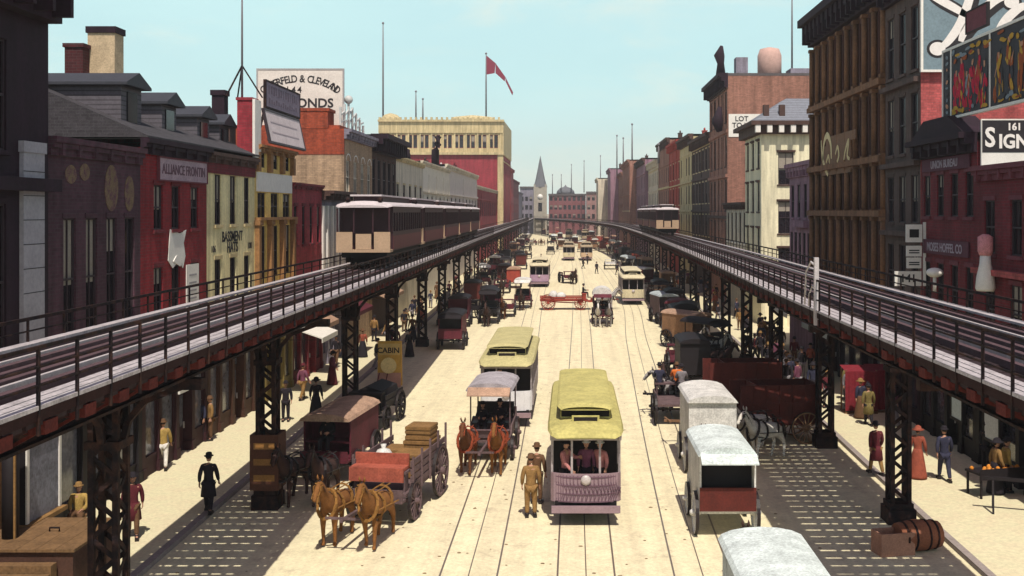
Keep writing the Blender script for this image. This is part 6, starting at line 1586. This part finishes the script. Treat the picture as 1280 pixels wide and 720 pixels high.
# reel / barrel at the foot of the front right pillar
d = gd(571); x = gx(980, d) + .2
o = thing('wooden_barrel', 'red brown barrel lying beside the front right pillar', 'barrel', (x, d + .45, .42), R(12))
q = MB(); q.tube([(-.62, 0, 0), (-.3, 0, 0), (0, 0, 0), (.3, 0, 0), (.62, 0, 0)], [.36, .41, .43, .41, .36], 16); q.build('staves', mat('barrel_wood', (.24, .085, .045), .8, .3, 3), o)
q = MB()
for t in (-.45, -.2, .2, .45): q.tube([(t-.03, 0, 0), (t+.03, 0, 0)], .428 if abs(t) < .3 else .405, 16)
q.build('hoop', IRON, o)
o = thing('wooden_crate', 'pinkish open crate in front of the lying barrel', 'crate', (x - .75, d + .2, 0), R(12))
q = MB(); q.box(-.5, .5, -.3, .3, 0, .06)
for a_ in ((-.5, .5, -.3, -.26), (-.5, .5, .26, .3), (-.5, -.46, -.26, .26), (.46, .5, -.26, .26)): q.box(*a_, .06, .62)
q.build('boards', mat('crate_wood', (.38, .19, .13), .85, .3, 3), o)
# awnings, stalls, stands
def awning(label, side, d0, d1, z, m, drop=.7, out=1.6):
    xf = (facL if side < 0 else facR)((d0+d1)/2) ; s = -side
    o = thing('awning', label, 'awning', (xf, (d0+d1)/2, z)); w_ = d1-d0
    q = MB(); q.prism([(s*.05, 0), (s*out, -drop), (s*out, -drop-.25), (s*(out-.03), -drop-.25), (s*(out-.04), -drop-.05), (s*.05, -.06)], 'y', -w_/2, w_/2); q.build('canvas', m, o)
    q = MB()
    for y in (-w_/2+.05, w_/2-.05): q.bar((s*.05, y, -drop-.1), (s*out*.97, y, -drop-.1), .035)
    q.build('arm', IRON, o)
    return o
awning('bright white awning beside the third left pillar', -1, 53.5, 57.0, 3.9, WHITE, .8, 2.4)
awning('small cream awning on the left near the red ledge', -1, 60, 63, 3.7, WP['tanc'], .6, 1.2)
awning('maroon awning farther along the left shops', -1, 66, 72, 3.8, WP['maroon'], .7, 1.6)
awning('tan awning along the left shops below the train', -1, 78, 86, 3.8, WP['tanc'], .7, 1.6)
awning('grey awning along the right shops beyond red stalls', 1, 56, 62, 3.8, WP['grey'], .8, 1.8)
awning('white awning along the right shops near black square van', 1, 67, 73, 3.8, WHITE, .8, 1.8)
RC = cloth('red_stall_cloth', (.19, .015, .026))
for k, (px, py, w_) in enumerate(((937, 461, 1.5), (956, 460, 1.5))):
    d = gd(py); x = gx(px, d)
    o = thing('market_stall', ('red draped stall, left of the two on the right pavement', 'red draped stall, right of the two on the right pavement')[k], 'stall', (x, d+.4, KERB))
    q = MB(); q.box(-w_/2, w_/2, -.5, .5, 0, .06)
    for sx in (-1, 1):
        for sy in (-1, 1): q.bar((sx*(w_/2-.06), sy*.44, 0), (sx*(w_/2-.06), sy*.44, 2.0), .06)
    q.build('frame', WP['wood'], o)
    q = MB()
    n = 16
    for i in range(n):
        a0, a1 = -w_/2+w_*i/n, -w_/2+w_*(i+1)/n; f0, f1 = .05*math.sin(i*2.1), .05*math.sin((i+1)*2.1)
        q.face([(a0, -.56+f0, .15), (a1, -.56+f1, .15), (a1, -.52, 1.95), (a0, -.52, 1.95)]); q.face([(a0, -.52, 1.95), (a1, -.52, 1.95), (a1, .55, 2.1), (a0, .55, 2.1)])
    q.build('drape', RC, o)
d = 35.2; x = gx(1044, d)
o = thing('fruit_stand', 'dark pavement fruit stand against the right shop fronts', 'stall', (x, d, KERB), R(15))
q = MB(); q.box(-.9, .9, -.4, .4, .75, .82); q.box(-.9, .9, -.42, -.38, .6, .95)
for sx in (-1, 1):
    for sy in (-1, 1): q.bar((sx*.82, sy*.35, 0), (sx*.82, sy*.35, .75), .06)
q.build('table', BLACK, o)
q = MB(); random.seed(3)
for k in range(26): q.ball((random.uniform(-.8, .8), random.uniform(-.3, .3), .87), .07, 7)
q.build('oranges', cloth('orange_peel', (.6, .22, .03)), o); o.children[-1]['kind'] = 'stuff'
for k, (dd, off, lab) in enumerate(((33.0, 1.3, 'grey leaning ladder frame at the far right shop front'),)):
    xx = facR(dd) - off
    o = thing('trestle', 'dark timber trestle on the right pavement edge', 'trestle', (xx, dd, KERB), R(70)); q = MB()
    for y in (-.7, .7):
        for s in (-1, 1): q.bar((s*.35, y, 0), (0, y, 1.0), .06)
    q.bar((0, -1.0, 1.02), (0, 1.0, 1.02), .1); q.build('frame', BLACK, o)
o = board('notice_frame', 'white framed notice on the right shop front', (14.7, 37.6, 1.4), -PI/2, 1.3, 1.6, mat('pale_notice', (.55, .56, .58), .7, .2, 2), .08, BLACK, 'notice')
o = board('notice_frame', 'blue white shop card beside the navy suited man', (14.7, 41.0, 1.5), -PI/2, 1.1, 1.5, mat('blue_white_card', (.48, .54, .58), .7, .2, 2), .08, BLACK, 'notice')
o = board('notice_frame', 'bright half round white sign over the left shop window', (-14.55, 40.6, 2.6), PI/2, 1.3, .7, WHITE, .08, None, 'sign')

# ------------------------------------------------------------------ street litter, dung and straw
random.seed(41)
q = MB()
for k in range(330):
    d = 27 + 120 * random.random()**1.6; x = random.choice((trackL, trackC, trackR))(d) + random.gauss(0, 1.6) if random.random() < .7 else random.uniform(kerbL(d)+.3, kerbR(d)-.3)
    r = random.uniform(.018, .042); a_ = random.random()*6; n = 6
    P_ = [(x + r*(1+.5*random.random())*math.cos(2*PI*i/n)*1.3, d + r*(1+.5*random.random())*math.sin(2*PI*i/n), .012) for i in range(n)]
    b0 = len(q.v); q.v += P_ + [(x, d, .012 + r*.45)]
    for i in range(n): q.f.append((b0+i, b0+(i+1) % n, b0+n)); q.m.append(0); q.sm.append(False)
o = q.build('street_litter', mat('dung_and_straw', (.24, .16, .09), .95, .5, 5)); o['kind'] = 'stuff'; o['label'] = 'dung, straw and scraps strewn over the roadway'; o['category'] = 'litter'

# ------------------------------------------------------------------ the dusty air of the long street
q = MB(); q.box(-140, 140, -25, 760, -1.6, 62)
hm = bpy.data.materials.new('street_haze'); hm.use_nodes = True; nt = hm.node_tree; nt.nodes.clear()
out = nt.nodes.new('ShaderNodeOutputMaterial'); pv = nt.nodes.new('ShaderNodeVolumePrincipled')
pv.inputs['Color'].default_value = (.86, .88, .90, 1); pv.inputs['Density'].default_value = .00045; pv.inputs['Anisotropy'].default_value = .2
nt.links.new(pv.outputs[0], out.inputs['Volume'])
o = q.build('haze', hm); o['kind'] = 'stuff'
SC.cycles.volume_bounces = 0
